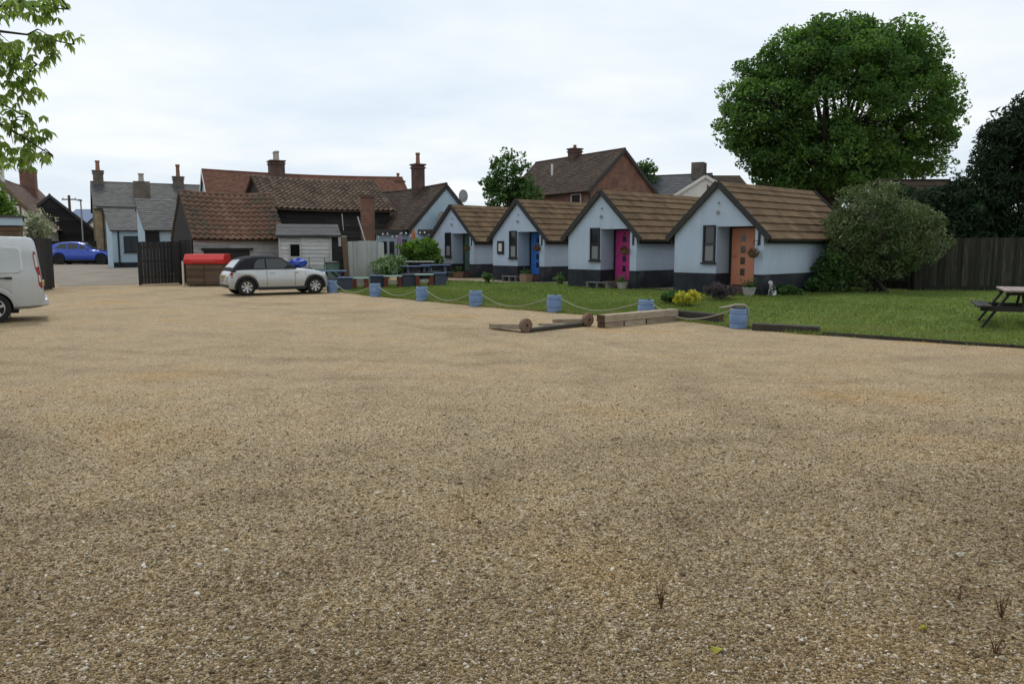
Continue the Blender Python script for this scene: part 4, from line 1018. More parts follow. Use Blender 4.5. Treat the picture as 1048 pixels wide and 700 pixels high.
# red topped bin
rb = thing('refuse_bin', 'brown boarded refuse bin with a bright red lid', 'bin', (X(210, 35), 35, 0), .06)
w2 = .86
b = MB(); b.box((0, .55, .52), (1.6, 1.0, .92)); b.build('body', m_brownwood, rb)
for s in (-1, 1):
    b = MB()
    for k in range(6): b.box((s * .40, .03, .13 + .145 * k), (.76, .025, .135))
    b.build('front_board', m_brownwood, rb)
b = MB(); b.prism([(-.03, .98), (1.08, .98), (1.12, 1.22), (.95, 1.40), (.15, 1.40), (-.06, 1.16)], -w2, w2, 'yz'); b.build('lid', m_redbin, rb, bevel=.02)
b = MB(); b.tube([(-.5, -.09, 1.08), (.5, -.09, 1.08)], .02, 8); b.build('handle', m_redbin, rb)
for s in (-1, 1):
    for y in (.15, .95): b = MB(); b.lathe([(.08, -.03), (.08, .03)], 14, (s * .65, y, .08), 'x'); b.build('wheel', m_tyre, rb)
b = MB(); b.box((-.9, -.02, .55), (.07, .07, 1.1)); b.build('corner_post', m_cream, rb)

# ------------------------------------------------------------------ parasols, string lights
def parasol(label, c, h, cols):
    r = thing('parasol', label, 'parasol', c, 0, 'folded parasols by the pub')
    b = MB(); b.tube([(0, 0, 0), (0, 0, h)], .025, 8); b.build('pole', m_brownwood, r)
    b = MB(); n = 16
    vs, fs = [], []
    prof = [(.03, h - .02), (.12, h - .35), (.16, h - .8), (.20, h - 1.25), (.22, h - 1.4)]
    for rr, z in prof:
        for k in range(n): th = 2 * math.pi * k / n; q = rr * (1 if k % 2 else .62); vs.append((q * math.cos(th), q * math.sin(th), z))
    for i in range(len(prof) - 1):
        for k in range(n): fs.append((i * n + k, (i + 1) * n + k, (i + 1) * n + (k + 1) % n, i * n + (k + 1) % n))
    b.add(vs, fs); b.t = [(.9 if (i // 2) % 2 else .1) for i in range(len(fs))] ; b.build('canopy', cols, r)
    b = MB(); b.lathe([(.25, 0), (.25, .06), (.05, .1)], 14); b.build('base', m_stonepot, r)
parasol('folded purple and pale striped parasol beside the pub door', (X(410, 41.6), 41.6, 0), 2.45, M('parasol_purple', [(.14, .06, .20), (.45, .34, .44)], .9, 3, tw=.9))
parasol('folded orange parasol just left of the green shrub', (X(424, 40.3), 40.3, 0), 2.62, M('parasol_orange', [(.38, .12, .06), (.5, .22, .12)], .9, 3, tw=.9))
r = thing('string_lights', 'string of small pale bulbs hung along the pub extension', 'string lights', (X(386, 41.9), 41.9, 0))
b = MB(); q = MB(); pts = []
for i in range(25):
    t = i / 24; z = 2.15 + .28 * abs(math.sin(t * math.pi * 3)) + .1 * t; pts.append((t * 2.9, 0, z))
b.tube(pts, .008, 5); b.build('cable', m_plastic, r)
for i in range(1, 25, 2): q.lathe([(.02, 0), (.05, -.04), (.045, -.08), (.01, -.11)], 8, (pts[i][0], 0, pts[i][2]))
q.build('bulbs', m_white, r)
# ------------------------------------------------------------------ vehicles
def lerp(tab): 
    a = np.array(tab, float); return lambda x: np.interp(x, a[:, 0], a[:, 1])
def smooth_tab(tab, n=60, it=2):
    a = np.array(tab, float); xs = np.linspace(a[0, 0], a[-1, 0], n); ys = np.interp(xs, a[:, 0], a[:, 1])
    for _ in range(it):
        y2 = ys.copy(); y2[1:-1] = .25 * ys[:-2] + .5 * ys[1:-1] + .25 * ys[2:]; ys = y2
    return lambda x: np.interp(x, xs, ys)
def car(name, label, loc, rz, s):
    r = thing(name, label, s['cat'], loc, rz)
    wb, rw = s['wb'], s['rw']; x0, x1 = s['w'][0][0], s['w'][-1][0]
    tf_ = lerp if s.get('sharp') else smooth_tab
    W, ZS, ZT, ZB = tf_(s['w']), tf_(s['zs']), tf_(s['zt']), lerp(s['zb'])
    ra = rw + .045
    def zb(x):
        z = float(ZB(x))
        for xc in (0, wb):
            q = ra * ra - (x - xc) ** 2
            if q > 0: z = max(z, rw + math.sqrt(q))
        return z
    xs = sorted(set(list(np.linspace(x0, x1, 90)) + (list(np.linspace(x0, x0 + .3, 25)[1:]) if s.get('sharp') else []) + [xc + e * (ra + k) for xc in (0, wb) for e in (-1, 1) for k in (-.002, .002)]))
    rings = []
    for x in xs:
        b, m, t, w = zb(x), float(ZS(x)), float(ZT(x)), float(W(x)); m = max(m, b + .02); t = max(t, m + .002)
        h = [(0, b), (w * .86, b), (w * .955, b + .15 * (m - b) * .3), (w * .99, b + .22 * (m - b)), (w * 1.0, b + .5 * (m - b)), (w * s.get('sh', .985), b + .8 * (m - b)), (w * s.get('sh2', .955), m - .02 * 0), (w * .86, m + .75 * (t - m)), (w * .5, t - .002), (0, t)]
        ring = [(x, y, z) for y, z in h] + [(x, -y, z) for y, z in reversed(h[1:-1])]
        rings.append(ring)
    n = len(rings[0]); b = MB(); vs = [p for g in rings for p in g]; fs = []
    for i in range(len(rings) - 1):
        for k in range(n): fs.append((i * n + k, (i + 1) * n + k, (i + 1) * n + (k + 1) % n, i * n + (k + 1) % n))
    fs += [tuple(range(n)), tuple(reversed(range((len(rings) - 1) * n, len(rings) * n)))]
    b.add(vs, fs, .5); body = b.build('body', s['paint'], r, smooth=38)
    # dark lining of the wheel wells and floor
    b = MB(); b.b2((x0 + .55, -float(W(.3)) * .6, .19), (x1 - .35, float(W(.3)) * .6, .55)); b.build('underbody', m_plastic, r)
    wy = float(W(wb * .5))
    for xc in (0, wb):
        for sd in (-1, 1):
            yo = sd * (min(float(W(xc)), wy) - .012); tw_ = s.get('tw', .2)
            # wheel
            b = MB(); b.lathe([(rw * .62, -.5 * tw_), (rw * .93, -.5 * tw_), (rw, -.4 * tw_), (rw, .4 * tw_), (rw * .93, .5 * tw_), (rw * .66, .5 * tw_), (rw * .64, .3 * tw_), (rw * .62, -.3 * tw_)], 32, (0, 0, 0), 'y', ring=True)
            wo = b.build('wheel', m_tyre, r, smooth=40, loc=(xc, yo - sd * tw_ / 2, rw))
            b = MB(); b.lathe([(rw * .63, -.02), (rw * .63, .02)], 28, (0, sd * tw_ * .12, 0), 'y'); b.build('brake', m_plastic, wo)
            b = MB(); b.lathe([(rw * .66, sd * tw_ * .30), (rw * .68, sd * tw_ * .47), (rw * .60, sd * tw_ * .50), (rw * .58, sd * tw_ * .34)], 32, (0, 0, 0), 'y', ring=True)
            ns = s.get('spokes', 6)
            for k in range(ns):
                a = 2 * math.pi * k / ns + .3
                for da in ((-.13, .13) if s.get('twin') else (0,)):
                    b.beam((.04 * math.cos(a), sd * tw_ * .40, .04 * math.sin(a)), (rw * .63 * math.cos(a + da), sd * tw_ * .44, rw * .63 * math.sin(a + da)), .035 if s.get('twin') else .06, .03, up=(0, 1, 0))
            b.lathe([(.05, sd * tw_ * .36), (.05, sd * tw_ * .46)], 12, (0, 0, 0), 'y')
            b.build('rim', s.get('rim', m_rim), wo, smooth=35)
            if s.get('cladding'):
                b = MB(); k0 = 24; vs = []; fs = []
                a0, a1 = -.18, math.pi + .18
                for i in range(k0 + 1):
                    a = a0 + (a1 - a0) * i / k0
                    for rr, dy in ((ra - .012, -.05), (ra - .012, .016), (ra + .065, .012), (ra + .072, -.03)):
                        xx = xc + rr * math.cos(a); zz = max(rw + rr * math.sin(a), .19); vs.append((xx, sd * (float(W(xx)) + dy), zz))
                for i in range(k0):
                    for q in range(3):
                        f = (i * 4 + q, i * 4 + q + 1, (i + 1) * 4 + q + 1, (i + 1) * 4 + q); fs.append(f)
                b.add(vs, fs); b.build('wheel_arch', m_plastic, r, smooth=40)
    if s.get('cladding'):
        for sd in (-1, 1):
            b = MB(); b.b2((ra + .05, sd * (wy - .02), .19), (wb - ra - .05, sd * (wy + .012), .30)); b.build('sill', m_plastic, r, bevel=.01)
    # cabin
    gr = s.get('roof')
    if gr:
        RZ = smooth_tab(gr, 80, 1); zb0 = s['belt']; wbt, wrf = s['gw']; zm = max(z for _, z in gr); kk = (wbt - wrf) / (zm - zb0)
        side = lambda z: wbt - (z - zb0) * kk
        rings = []
        for x in np.linspace(gr[0][0], gr[-1][0], 46):
            z = float(RZ(x)); zl = min(zb0 - .06, z - .05); zsx = max(z - .07, zl + .02)
            h = [(side(zl), zl), (side((zl + zsx) / 2), (zl + zsx) / 2), (side(zsx), zsx), (side(z) - .06, z - .015), (side(z) - .22, z), (0, z + .012)]
            rings.append([(x, y, q) for y, q in h] + [(x, -y, q) for y, q in reversed(h[:-1])])
        n = len(rings[0]); b = MB(); fs = []
        for i in range(len(rings) - 1):
            for k in range(n - 1): fs.append((i * n + k, (i + 1) * n + k, (i + 1) * n + k + 1, i * n + k + 1))
        fs += [tuple(range(n)), tuple(reversed(range((len(rings) - 1) * n, len(rings) * n)))]
        b.add([p for g in rings for p in g], fs, .5); b.build('roof', s.get('roofm', s['paint']), r, smooth=40)
        for poly in s['windows']:
            for sd in (-1, 1):
                b = MB(); vs = [(x, sd * (side(z) + .006), z) for x, z in poly] + [(x, sd * (side(z) - .01), z) for x, z in poly]; m = len(poly)
                fs = [tuple(range(m)), tuple(reversed(range(m, 2 * m)))] + [(i, (i + 1) % m, m + (i + 1) % m, m + i) for i in range(m)]
                b.add(vs, fs); b.build('window', m_carglass, r)
        for nm, a, c, mg in (('rear_window', *s['rear_glass'], s.get('rearm', m_carglass)), ('windscreen', *s['front_glass'], m_carglass)):
            b = MB(); vs, fs = [], []; k0 = 10
            for i in range(k0 + 1):
                x = a + (c - a) * i / k0; z = float(RZ(x)); w = side(z) - .13
                for j in range(7): y = -w + 2 * w * j / 6; vs.append((x, y, z + .016 - .012 * abs(y / w) ** 3))
            for i in range(k0):
                for j in range(6): fs.append((i * 7 + j, (i + 1) * 7 + j, (i + 1) * 7 + j + 1, i * 7 + j + 1))
            b.add(vs, fs); b.build(nm, mg, r, smooth=60)
    return r, W, ZS, ZT, body

# silver convertible
mini = dict(cat='car', wb=2.47, rw=.305, tw=.19, paint=m_silver, roofm=m_softtop, cladding=True, spokes=7, twin=True,
    w=[(-.62, .60), (-.58, .70), (-.5, .765), (-.3, .825), (0, .842), (2.4, .842), (2.75, .81), (2.95, .72), (3.06, .58), (3.1, .42)],
    zs=[(-.62, .66), (-.56, .80), (-.46, .88), (-.2, .905), (1.6, .905), (2.1, .87), (2.6, .79), (2.9, .70), (3.05, .58), (3.1, .5)],
    zt=[(-.62, .67), (-.57, .84), (-.46, .915), (-.2, .94), (1.6, .965), (2.1, .945), (2.6, .875), (2.9, .77), (3.05, .62), (3.1, .52)],
    zb=[(-.62, .38), (-.55, .24), (-.3, .20), (2.8, .20), (3.05, .24), (3.1, .36)],
    belt=.90, gw=(.765, .60), roof=[(-.50, .90), (-.38, 1.02), (-.18, 1.24), (.0, 1.345), (.35, 1.40), (.8, 1.41), (1.15, 1.385), (1.34, 1.335), (1.55, 1.18), (1.86, .945)],
    windows=[[(.28, .955), (.68, .955), (.68, 1.30), (.46, 1.28), (.33, 1.16)], [(.73, .955), (1.66, .955), (1.36, 1.235), (1.22, 1.29), (.73, 1.305)]],
    rear_glass=(-.42, -.14), front_glass=(1.36, 1.83), rearm=m_palepane)
g = G(253.4, 303); mrot = R(32)
mc, W, ZS, ZT, mb_ = car('silver_convertible', 'silver convertible car with a black fabric roof', (g[0] - .842 * math.sin(mrot), g[1] + .842 * math.cos(mrot), .0), mrot, mini)
for sd in (-1, 1):
    b = MB(); b.box((-.50, sd * .755, .735), (.10, .05, .17), sd * -.45); tl = b.build('taillight', m_redlens, mc, bevel=.015)
    b = MB(); b.box((-.515, sd * .77, .70), (.085, .05, .04), sd * -.45); b.build('reversing_lens', m_whitelens, tl)
    b = MB(); b.tube([(1.52, sd * .80, .97), (1.5, sd * .9, 1.0)], .02, 6); b.box((1.47, sd * .93, 1.03), (.10, .17, .11)); b.build('wing_mirror', m_plastic, mc, bevel=.02)
    b = MB(); b.beam((.82, sd * .853, .80), (1.0, sd * .853, .805), .02, .025); b.build('handle', m_rim, mc)
    b = MB(); b.b2((1.72, sd * .835, .785), (1.84, sd * .85, .82)); b.build('indicator', Mflat('amber_lens', (.6, .22, .02), .2), mc)
    b = MB(); b.lathe([(.10, 0), (.10, .05), (.06, .07)], 18, (2.86, sd * .58, .70), 'x'); b.build('headlight', m_whitelens, mc)
    # door seams
    b = MB(); b.b2((.705, sd * .835, .33), (.713, sd * .8445, .88)); b.b2((1.72, sd * .835, .33), (1.728, sd * .8445, .77)); b.build('door_seam', m_plastic, mc)
b = MB(); b.box((-.628, 0, .66), (.02, .52, .12)); pl = b.build('number_plate', m_plate, mc)
b = MB(); 
for k in range(6): b.box((-.6395, -.2 + .075 * k + (.03 if k > 3 else 0), .66), (.002, .035, .07))
b.build('plate_marks', m_plastic, pl)
b = MB(); b.b2((-.645, -.62, .30), (-.4, .62, .40)); b.build('bumper', m_plastic, mc, bevel=.03)
b = MB(); b.tube([(1.02, .3, 1.2), (1.02, .3, 1.25)], .1, 8); 
# silver van at far left
van = dict(cat='van', wb=2.93, rw=.335, tw=.22, paint=m_vansilver, spokes=5, sh=.965, sh2=.90, sharp=True,
    w=[(-1.02, .93), (-.99, .955), (-.95, .97), (-.8, .98), (0, .99), (3.0, .99), (3.5, .93), (3.85, .80), (3.95, .6)],
    zs=[(-1.02, .60), (-1.0, .80), (-.96, 1.22), (-.91, 1.62), (-.875, 1.78), (-.83, 1.84), (-.7, 1.865), (0, 1.87), (2.0, 1.86), (2.35, 1.75), (3.0, 1.14), (3.7, .96), (3.95, .62)],
    zt=[(-1.02, .63), (-1.0, .84), (-.96, 1.28), (-.91, 1.69), (-.875, 1.86), (-.83, 1.93), (-.7, 1.965), (0, 1.985), (2.0, 1.965), (2.35, 1.84), (3.0, 1.24), (3.7, 1.04), (3.95, .66)],
    zb=[(-1.02, .42), (-.97, .34), (-.7, .30), (3.6, .26), (3.95, .40)])
g = G(-5, 331); vrot = R(180 + 31)
sn, cs = math.sin(vrot), math.cos(vrot)
vn, W, ZS, ZT, _ = car('panel_van', 'silver panel van cropped at the left edge of the yard', (g[0] - .97 * sn * 1, g[1] + .97 * cs * -1 * -1, 0), vrot, van)
# the side facing the viewer is local +y or -y: pick the one nearer the camera
side = 1 if (-sn * -1 * 0 + cs) < 0 else -1
vn.location = (float(g[0] + side * sn * .97), float(g[1] - side * cs * .97), 0)
for sd in (-1, 1):
    yw = lambda x, z: sd * (float(W(x)) * np.interp(z, [.3, .62, 1.05, 1.55, 1.87], [.955, .99, 1.0, .965, .90]))
    b = MB(); vs = []
    poly = [(-.99, .80), (-.965, .76), (-.915, .84), (-.90, 1.12), (-.865, 1.22), (-.83, 1.54), (-.835, 1.60), (-.855, 1.64), (-.885, 1.60), (-.945, 1.25)]
    vs = [(x, yw(x, z) + sd * .012, z) for x, z in poly] + [(x, yw(x, z) - sd * .05, z) for x, z in poly]; m = len(poly)
    b.add(vs, [tuple(range(m)), tuple(reversed(range(m, 2 * m)))] + [(i, (i + 1) % m, m + (i + 1) % m, m + i) for i in range(m)])
    tl = b.build('taillight', m_redlens, vn)
    for poly in ([(-.968, .92), (-.93, .92), (-.915, 1.08), (-.952, 1.08)], [(-.93, 1.28), (-.875, 1.26), (-.85, 1.54), (-.882, 1.57)]):
        b = MB(); vs = [(x, yw(x, z) + sd * .015, z) for x, z in poly] + [(x, yw(x, z), z) for x, z in poly]; m = 4
        b.add(vs, [tuple(range(m)), tuple(reversed(range(m, 2 * m)))] + [(i, (i + 1) % m, m + (i + 1) % m, m + i) for i in range(m)]); b.build('reversing_lens', m_whitelens, tl)
    # pressed panels, sliding door rail, bumper line
    def pressed(x0, x1, z0, z1, nm):
        b = MB(); vs = []; rr = .12; poly = []
        for cx, cz, a0 in ((x1 - rr, z1 - rr, 0), (x0 + rr, z1 - rr, 90), (x0 + rr, z0 + rr, 180), (x1 - rr, z0 + rr, 270)):
            for k in range(5): a = R(a0 + 22.5 * k); poly.append((cx + rr * math.cos(a), cz + rr * math.sin(a)))
        m = len(poly)
        k2 = [((x - (x0 + x1) / 2) * .94 + (x0 + x1) / 2, (z - (z0 + z1) / 2) * .92 + (z0 + z1) / 2) for x, z in poly]
        vs = [(x, yw(x, z) + sd * .002, z) for x, z in poly] + [(x, yw(x, z) + sd * .016, z) for x, z in k2]
        b.add(vs, [(i, (i + 1) % m, m + (i + 1) % m, m + i) for i in range(m)] + [tuple(range(m, 2 * m))], .5); b.build(nm, m_vansilver, vn)
    pressed(-.62, .95, 1.12, 1.74, 'side_panel'); pressed(1.05, 2.0, 1.12, 1.72, 'side_panel')
    b = MB(); b.beam((-.32, yw(0, 1.02) + sd * .012, 1.02), (1.0, yw(1, 1.02) + sd * .012, 1.02), .02, .03); b.box((-.32, yw(0, 1.02) + sd * .015, 1.02), (.14, .03, .05)); b.build('door_rail', m_plastic, vn)
    b = MB(); b.tube([(1.6, sd * .95, 1.0), (2.3, sd * .95, 1.0)], .02, 6); b.build('handle', m_plastic, vn)
    b = MB(); vs, fs = [], []
    for i in range(15):
        a = R(12 + 156 * i / 14)
        for rr, dy in ((.385, .002), (.42, .022), (.50, .012)): vs.append((rr * math.cos(a), yw(0, .335 + rr * math.sin(a)) + sd * dy, .335 + rr * math.sin(a)))
    for i in range(14):
        for q in range(2): fs.append((i * 3 + q, i * 3 + q + 1, (i + 1) * 3 + q + 1, (i + 1) * 3 + q))
    b.add(vs, fs, .5); b.build('wheel_arch', m_vansilver, vn, smooth=60)
    b = MB(); b.box((-.30, sd * .86, .28), (.02, .22, .34)); b.build('mud_flap', m_plastic, vn)
    b = MB(); b.box((3.15, sd * 1.08, 1.2), (.16, .22, .26)); b.build('wing_mirror', m_plastic, vn, bevel=.03)
    b = MB(); b.box((3.6, sd * .80, .86), (.3, .12, .16)); b.build('headlight', m_whitelens, vn, bevel=.02)
b = MB(); b.b2((-1.09, -.93, .36), (-.80, .93, .53)); b.build('bumper', m_vansilver, vn, bevel=.04)
b = MB(); b.add([(2.42, -.72, 1.78), (2.42, .72, 1.78), (3.0, .80, 1.27), (3.0, -.80, 1.27)], [(0, 1, 2, 3)]); b.v = [(p[0] + .02, p[1], p[2] + .03) for p in b.v]; b.build('windscreen', m_carglass, vn)
b = MB(); b.b2((-1.035, -.30, .80), (-1.0, .22, .92)); b.build('number_plate', m_plate, vn)
# blue car by the road
suv = dict(cat='car', wb=2.87, rw=.37, tw=.24, paint=m_blue, spokes=5, twin=True, rim=m_plastic,
    w=[(-.92, .74), (-.85, .86), (-.6, .93), (0, .965), (2.8, .965), (3.3, .92), (3.65, .80), (3.8, .6)],
    zs=[(-.92, .80), (-.86, 1.0), (-.7, 1.06), (1.0, 1.05), (2.2, 1.02), (3.0, .90), (3.6, .76), (3.8, .6)],
    zt=[(-.92, .82), (-.87, 1.06), (-.7, 1.11), (1.0, 1.10), (2.0, 1.12), (3.0, 1.01), (3.6, .86), (3.8, .64)],
    zb=[(-.92, .48), (-.85, .30), (3.6, .26), (3.8, .40)],
    belt=1.05, gw=(.87, .66), roof=[(-.88, 1.12), (-.7, 1.28), (-.4, 1.49), (.1, 1.61), (.8, 1.65), (1.3, 1.61), (1.7, 1.48), (2.35, 1.09)],
    windows=[[(-.3, 1.16), (.5, 1.11), (.5, 1.52), (.05, 1.48)], [(.56, 1.11), (1.3, 1.11), (1.3, 1.48), (.95, 1.53), (.56, 1.53)], [(1.36, 1.11), (2.05, 1.11), (1.6, 1.40), (1.36, 1.47)]],
    rear_glass=(-.72, -.35), front_glass=(1.6, 2.25))
g = G(60.5, 271); srot = R(8)
sv, W, ZS, ZT, _ = car('blue_car', 'bright blue hatchback car parked beyond the open gates', (g[0] - .96 * math.sin(srot), g[1] + .96, g[2]), srot, suv)
for sd in (-1, 1):
    b = MB(); b.box((-.84, sd * .80, .93), (.14, .16, .12), 0); b.build('taillight', m_redlens, sv, bevel=.02)
    b = MB(); b.box((3.5, sd * .76, .72), (.28, .14, .10), sd * -.4); b.build('headlight', m_whitelens, sv, bevel=.02)
    b = MB(); b.box((1.95, sd * 1.0, 1.12), (.14, .2, .13)); b.build('wing_mirror', m_blue, sv, bevel=.02)
    b = MB(); b.b2((.45, sd * .955, .27), (2.4, sd * .975, .37)); b.build('sill', m_plastic, sv)
    for x in (.5, 1.5): b = MB(); b.beam((x, sd * .965, .92), (x + .2, sd * .965, .925), .02, .03); b.build('handle', m_blue, sv)
# ------------------------------------------------------------------ trees and plants
def leaf_arrays(c, size, ratio=.55, up=.35, jitter=.35, droop=0., nrm=None):
    "folded leaf faces (two triangles each) at the centres c"
    n = len(c)
    nm = rng.normal(0, 1, (n, 3)); nm[:, 2] += up * 2; nm /= np.linalg.norm(nm, axis=1)[:, None]
    d = rng.normal(0, 1, (n, 3)); d[:, 2] -= droop * 2; d -= nm * (d * nm).sum(1)[:, None]; d /= np.linalg.norm(d, axis=1)[:, None] + 1e-9
    s = np.cross(nm, d); L_ = (size * np.exp(rng.normal(0, jitter, n)))[:, None]; w = L_ * ratio
    fold = rng.uniform(-.2, .35, n)[:, None]
    V = np.stack([c - d * L_ * .5, c + s * w * .5 + nm * w * fold, c + d * L_ * .5, c - s * w * .5 + nm * w * fold], 1).reshape(-1, 3)
    i = 4 * np.arange(n)[:, None]; F = np.concatenate([i + np.array([[0, 1, 2]]), i + np.array([[0, 2, 3]])], 1).reshape(-1, 3)
    return V, F
def sample_crown(ells, n, inner=.55):
    "cluster centres in a union of ellipsoids (cx, cy, cz, rx, ry, rz), mostly near the outside"
    vol = np.array([(e[3] * e[4] * e[5]) ** (2 / 3) for e in ells]); out = []
    while len(out) < n:
        e = ells[rng.choice(len(ells), p=vol / vol.sum())]
        v = rng.normal(0, 1, 3); v /= np.linalg.norm(v); rr = inner + (1 - inner) * rng.random() ** .6
        p = np.array(e[:3]) + v * rr * np.array(e[3:])
        inside = any((((p - np.array(f[:3])) / (np.array(f[3:]) * inner * .9)) ** 2).sum() < 1 for f in ells)
        if inside and rng.random() < .8: continue
        out.append(p)
    return np.array(out)
def tree(name, label, cat, base, ells, n_cl, per, leaf, clr, ml, th=None, tr=.3, mb=None, ratio=.55, up=.35, droop=0., inner=.55, group=None, nlimb=10, flat=.7, stems=1, parts=('trunk', 'crown'), twig=.35):
    base = np.array([float(a) for a in base]); r = thing(name, label, cat, base, 0, group)
    cl = sample_crown(ells, n_cl, inner)
    # leaves, gathered in clumps with their own tone
    k = rng.poisson(per, n_cl) + 3; idx = np.repeat(np.arange(n_cl), k); n = len(idx)
    sc = clr * np.exp(rng.normal(0, .25, n_cl))
    off = rng.normal(0, 1, (n, 3)); q_ = np.linalg.norm(off, axis=1)[:, None] + 1e-6; off *= np.minimum(q_ ** .55, 1.35) / q_
    c = cl[idx] + off * sc[idx][:, None] * np.array([1, 1, flat])
    V, F = leaf_arrays(c, leaf, ratio, up, .3, droop)
    tone = rng.normal(.5, .16, n_cl)[idx] + rng.normal(0, .16, n)
    np_mesh(parts[1], V, F, np.repeat(np.clip(tone, 0, 1), 2), ml, r)
    # trunk and limbs
    b = MB(); ctr = np.mean(cl, axis=0); hgt = th or cl[:, 2].min() * .8
    tops = []
    for s_ in range(stems):
        o = np.array([0, 0, 0.]) if stems == 1 else np.array([*rng.normal(0, .12, 2), 0])
        top = np.array([ctr[0] * .3, ctr[1] * .3, hgt]) + (0 if stems == 1 else 1) * np.array([*rng.normal(0, min(.22 * hgt, .5), 2), 0])
        pts = [o + (top - o) * t + np.array([math.sin(t * 4 + s_) * tr * .3, math.cos(t * 3 + s_) * tr * .3 - tr * .3, 0]) for t in np.linspace(0, 1, 7)]
        b.tube(pts, [tr * (1.35 if i == 0 else 1.05 - .07 * i) for i in range(7)], 10); tops.append((pts, tr * .62))
    limb_pts = []
    pick = [int(rng.integers(n_cl))]
    for _ in range(nlimb - 1):
        dm_ = np.min([np.linalg.norm(cl - cl[p], axis=1) for p in pick], axis=0); pick.append(int(np.argmax(dm_)))
    for p in pick:
        pts0, r0 = tops[int(rng.integers(stems))]
        a = np.array(pts0[-1]) - np.array([0, 0, hgt * .25 * rng.random()]); e = cl[p]; L_ = np.linalg.norm(e - a)
        mid = a + (e - a) * .45 + np.array([0, 0, L_ * .14]) + rng.normal(0, L_ * .05, 3)
        ts = np.linspace(0, 1, 7); cur = [(1 - t) ** 2 * a + 2 * t * (1 - t) * mid + t * t * e for t in ts]
        b.tube(cur, [r0 * .8 * (1 - .88 * t) for t in ts], 7); limb_pts += [(q, r0 * .8 * (1 - .88 * t)) for q, t in zip(cur[1:], ts[1:])]
    LP = np.array([q for q, _ in limb_pts]); LR = np.array([q for _, q in limb_pts])
    for i in range(n_cl):
        if rng.random() > twig * 2: continue
        j = int(np.argmin(np.linalg.norm(LP - cl[i], axis=1))); a, e = LP[j], cl[i]
        if np.linalg.norm(e - a) < .05: continue
        mid = (a + e) / 2 + np.array([0, 0, .12 * np.linalg.norm(e - a)]); q = max(LR[j] * .4, tr * .03)
        b.tube([a, mid, e], [q, q * .6, q * .2], 5)
    b.build(parts[0], mb or m_bark, r, smooth=50)
    return r

# the big oak
oc = X(850, 60); oz = lambda py: Z(py, 60)
g0 = np.array([oc, 60, float(T(oc, 60))])
def el(px, py, rx, rz, Y=60, ry=None, b=g0):
    p = P(px, py, Y); return (p[0] - b[0], p[1] - b[1], p[2] - b[2], rx, ry or rx, rz)
oak = tree('oak_tree', 'huge dark green oak towering behind the cabins', 'tree', g0,
     [el(858, 100, 6.0, 5.2), el(792, 108, 3.6, 3.9), el(932, 105, 3.2, 3.9), el(875, 64, 5.0, 2.7), el(812, 78, 3.4, 2.8), el(765, 125, 2.1, 1.9), el(845, 160, 4.6, 2.6), el(955, 130, 1.9, 2.2), el(918, 66, 3.2, 2.2), el(790, 148, 2.8, 1.7), el(930, 172, 2.2, 1.0), el(852, 44, 3.4, 1.5), el(815, 172, 3.0, 1.6), el(865, 178, 3.8, 1.7), el(900, 165, 3.0, 1.4), el(840, 190, 2.4, 1.0), el(778, 165, 1.6, .9), el(962, 95, 1.3, 1.4)],
     860, 165, .24, .62, m_oak, 5.2, .62, inner=.48, nlimb=34, up=.3, twig=.4)
# the sapling like tree over the second cabin
g0 = np.array([X(519, 47), 47, .2])
tree('young_tree', 'slender young tree with upright leafy branches beside the brick house', 'tree', g0,
     [el(522, 185, 1.3, 1.3, 47, b=g0), el(508, 190, .9, 1.0, 47, b=g0), el(537, 195, 1.0, .9, 47, b=g0), el(517, 162, .42, .9, 47, b=g0), el(507, 172, .4, .7, 47, b=g0), el(533, 172, .5, .7, 47, b=g0), el(520, 205, 1.6, .9, 47, b=g0)],
     130, 40, .19, .24, m_lsap, 3.4, .11, inner=.2, nlimb=12, droop=.3)
g0 = np.array([X(656, 62), 62, .2])
tree('far_tree', 'small piece of a tree crown behind the brick gable', 'tree', g0, [el(657, 182, 1.0, 1.2, 62, b=g0)], 40, 50, .24, .35, m_lsap, 3.5, .15)
# dark conifer at the right edge
g0 = np.array([X(1075, 32.5), 32.5, .18])
ce = [el(1085, 235, 4.8, 2.6, 32.5, b=g0, ry=1.1), el(1060, 195, 3.4, 2.0, 32.5, b=g0, ry=1.1), el(1042, 160, 1.5, 1.8, 32.5, b=g0, ry=1.1), el(1085, 145, 2.2, 2.4, 32.5, b=g0, ry=1.1), el(1120, 105, 2.0, 2.6, 32.5, b=g0, ry=1.1), el(1026, 172, .9, 1.3, 32.5, b=g0, ry=1.1), el(1008, 200, .9, 1.2, 32.5, b=g0, ry=1.1), el(990, 225, 1.1, 1.2, 32.5, b=g0, ry=1.1), el(1045, 132, .5, .9, 32.5, b=g0, ry=1.1), el(1024, 150, .4, .7, 32.5, b=g0, ry=1.1), el(1150, 170, 3.2, 3.6, 32.5, b=g0, ry=1.1), el(980, 245, .9, .8, 32.5, b=g0, ry=1.1), el(984, 222, .8, 1.0, 32.5, b=g0, ry=1.1), el(972, 238, .8, .9, 32.5, b=g0, ry=1.1), el(1000, 178, .4, .8, 32.5, b=g0, ry=1.1), el(1035, 140, .35, .8, 32.5, b=g0, ry=1.1), el(1040, 250, 1.7, 1.1, 32.5, b=g0, ry=1.1), el(1070, 248, 2.0, 1.1, 32.5, b=g0, ry=1.1), el(1010, 256, 1.3, .8, 32.5, b=g0, ry=1.1), el(1050, 268, 2.2, .9, 32.5, b=g0, ry=1.1), el(1100, 262, 2.6, 1.1, 32.5, b=g0, ry=1.1), el(1062, 118, .6, .9, 32.5, b=g0, ry=1.1)]
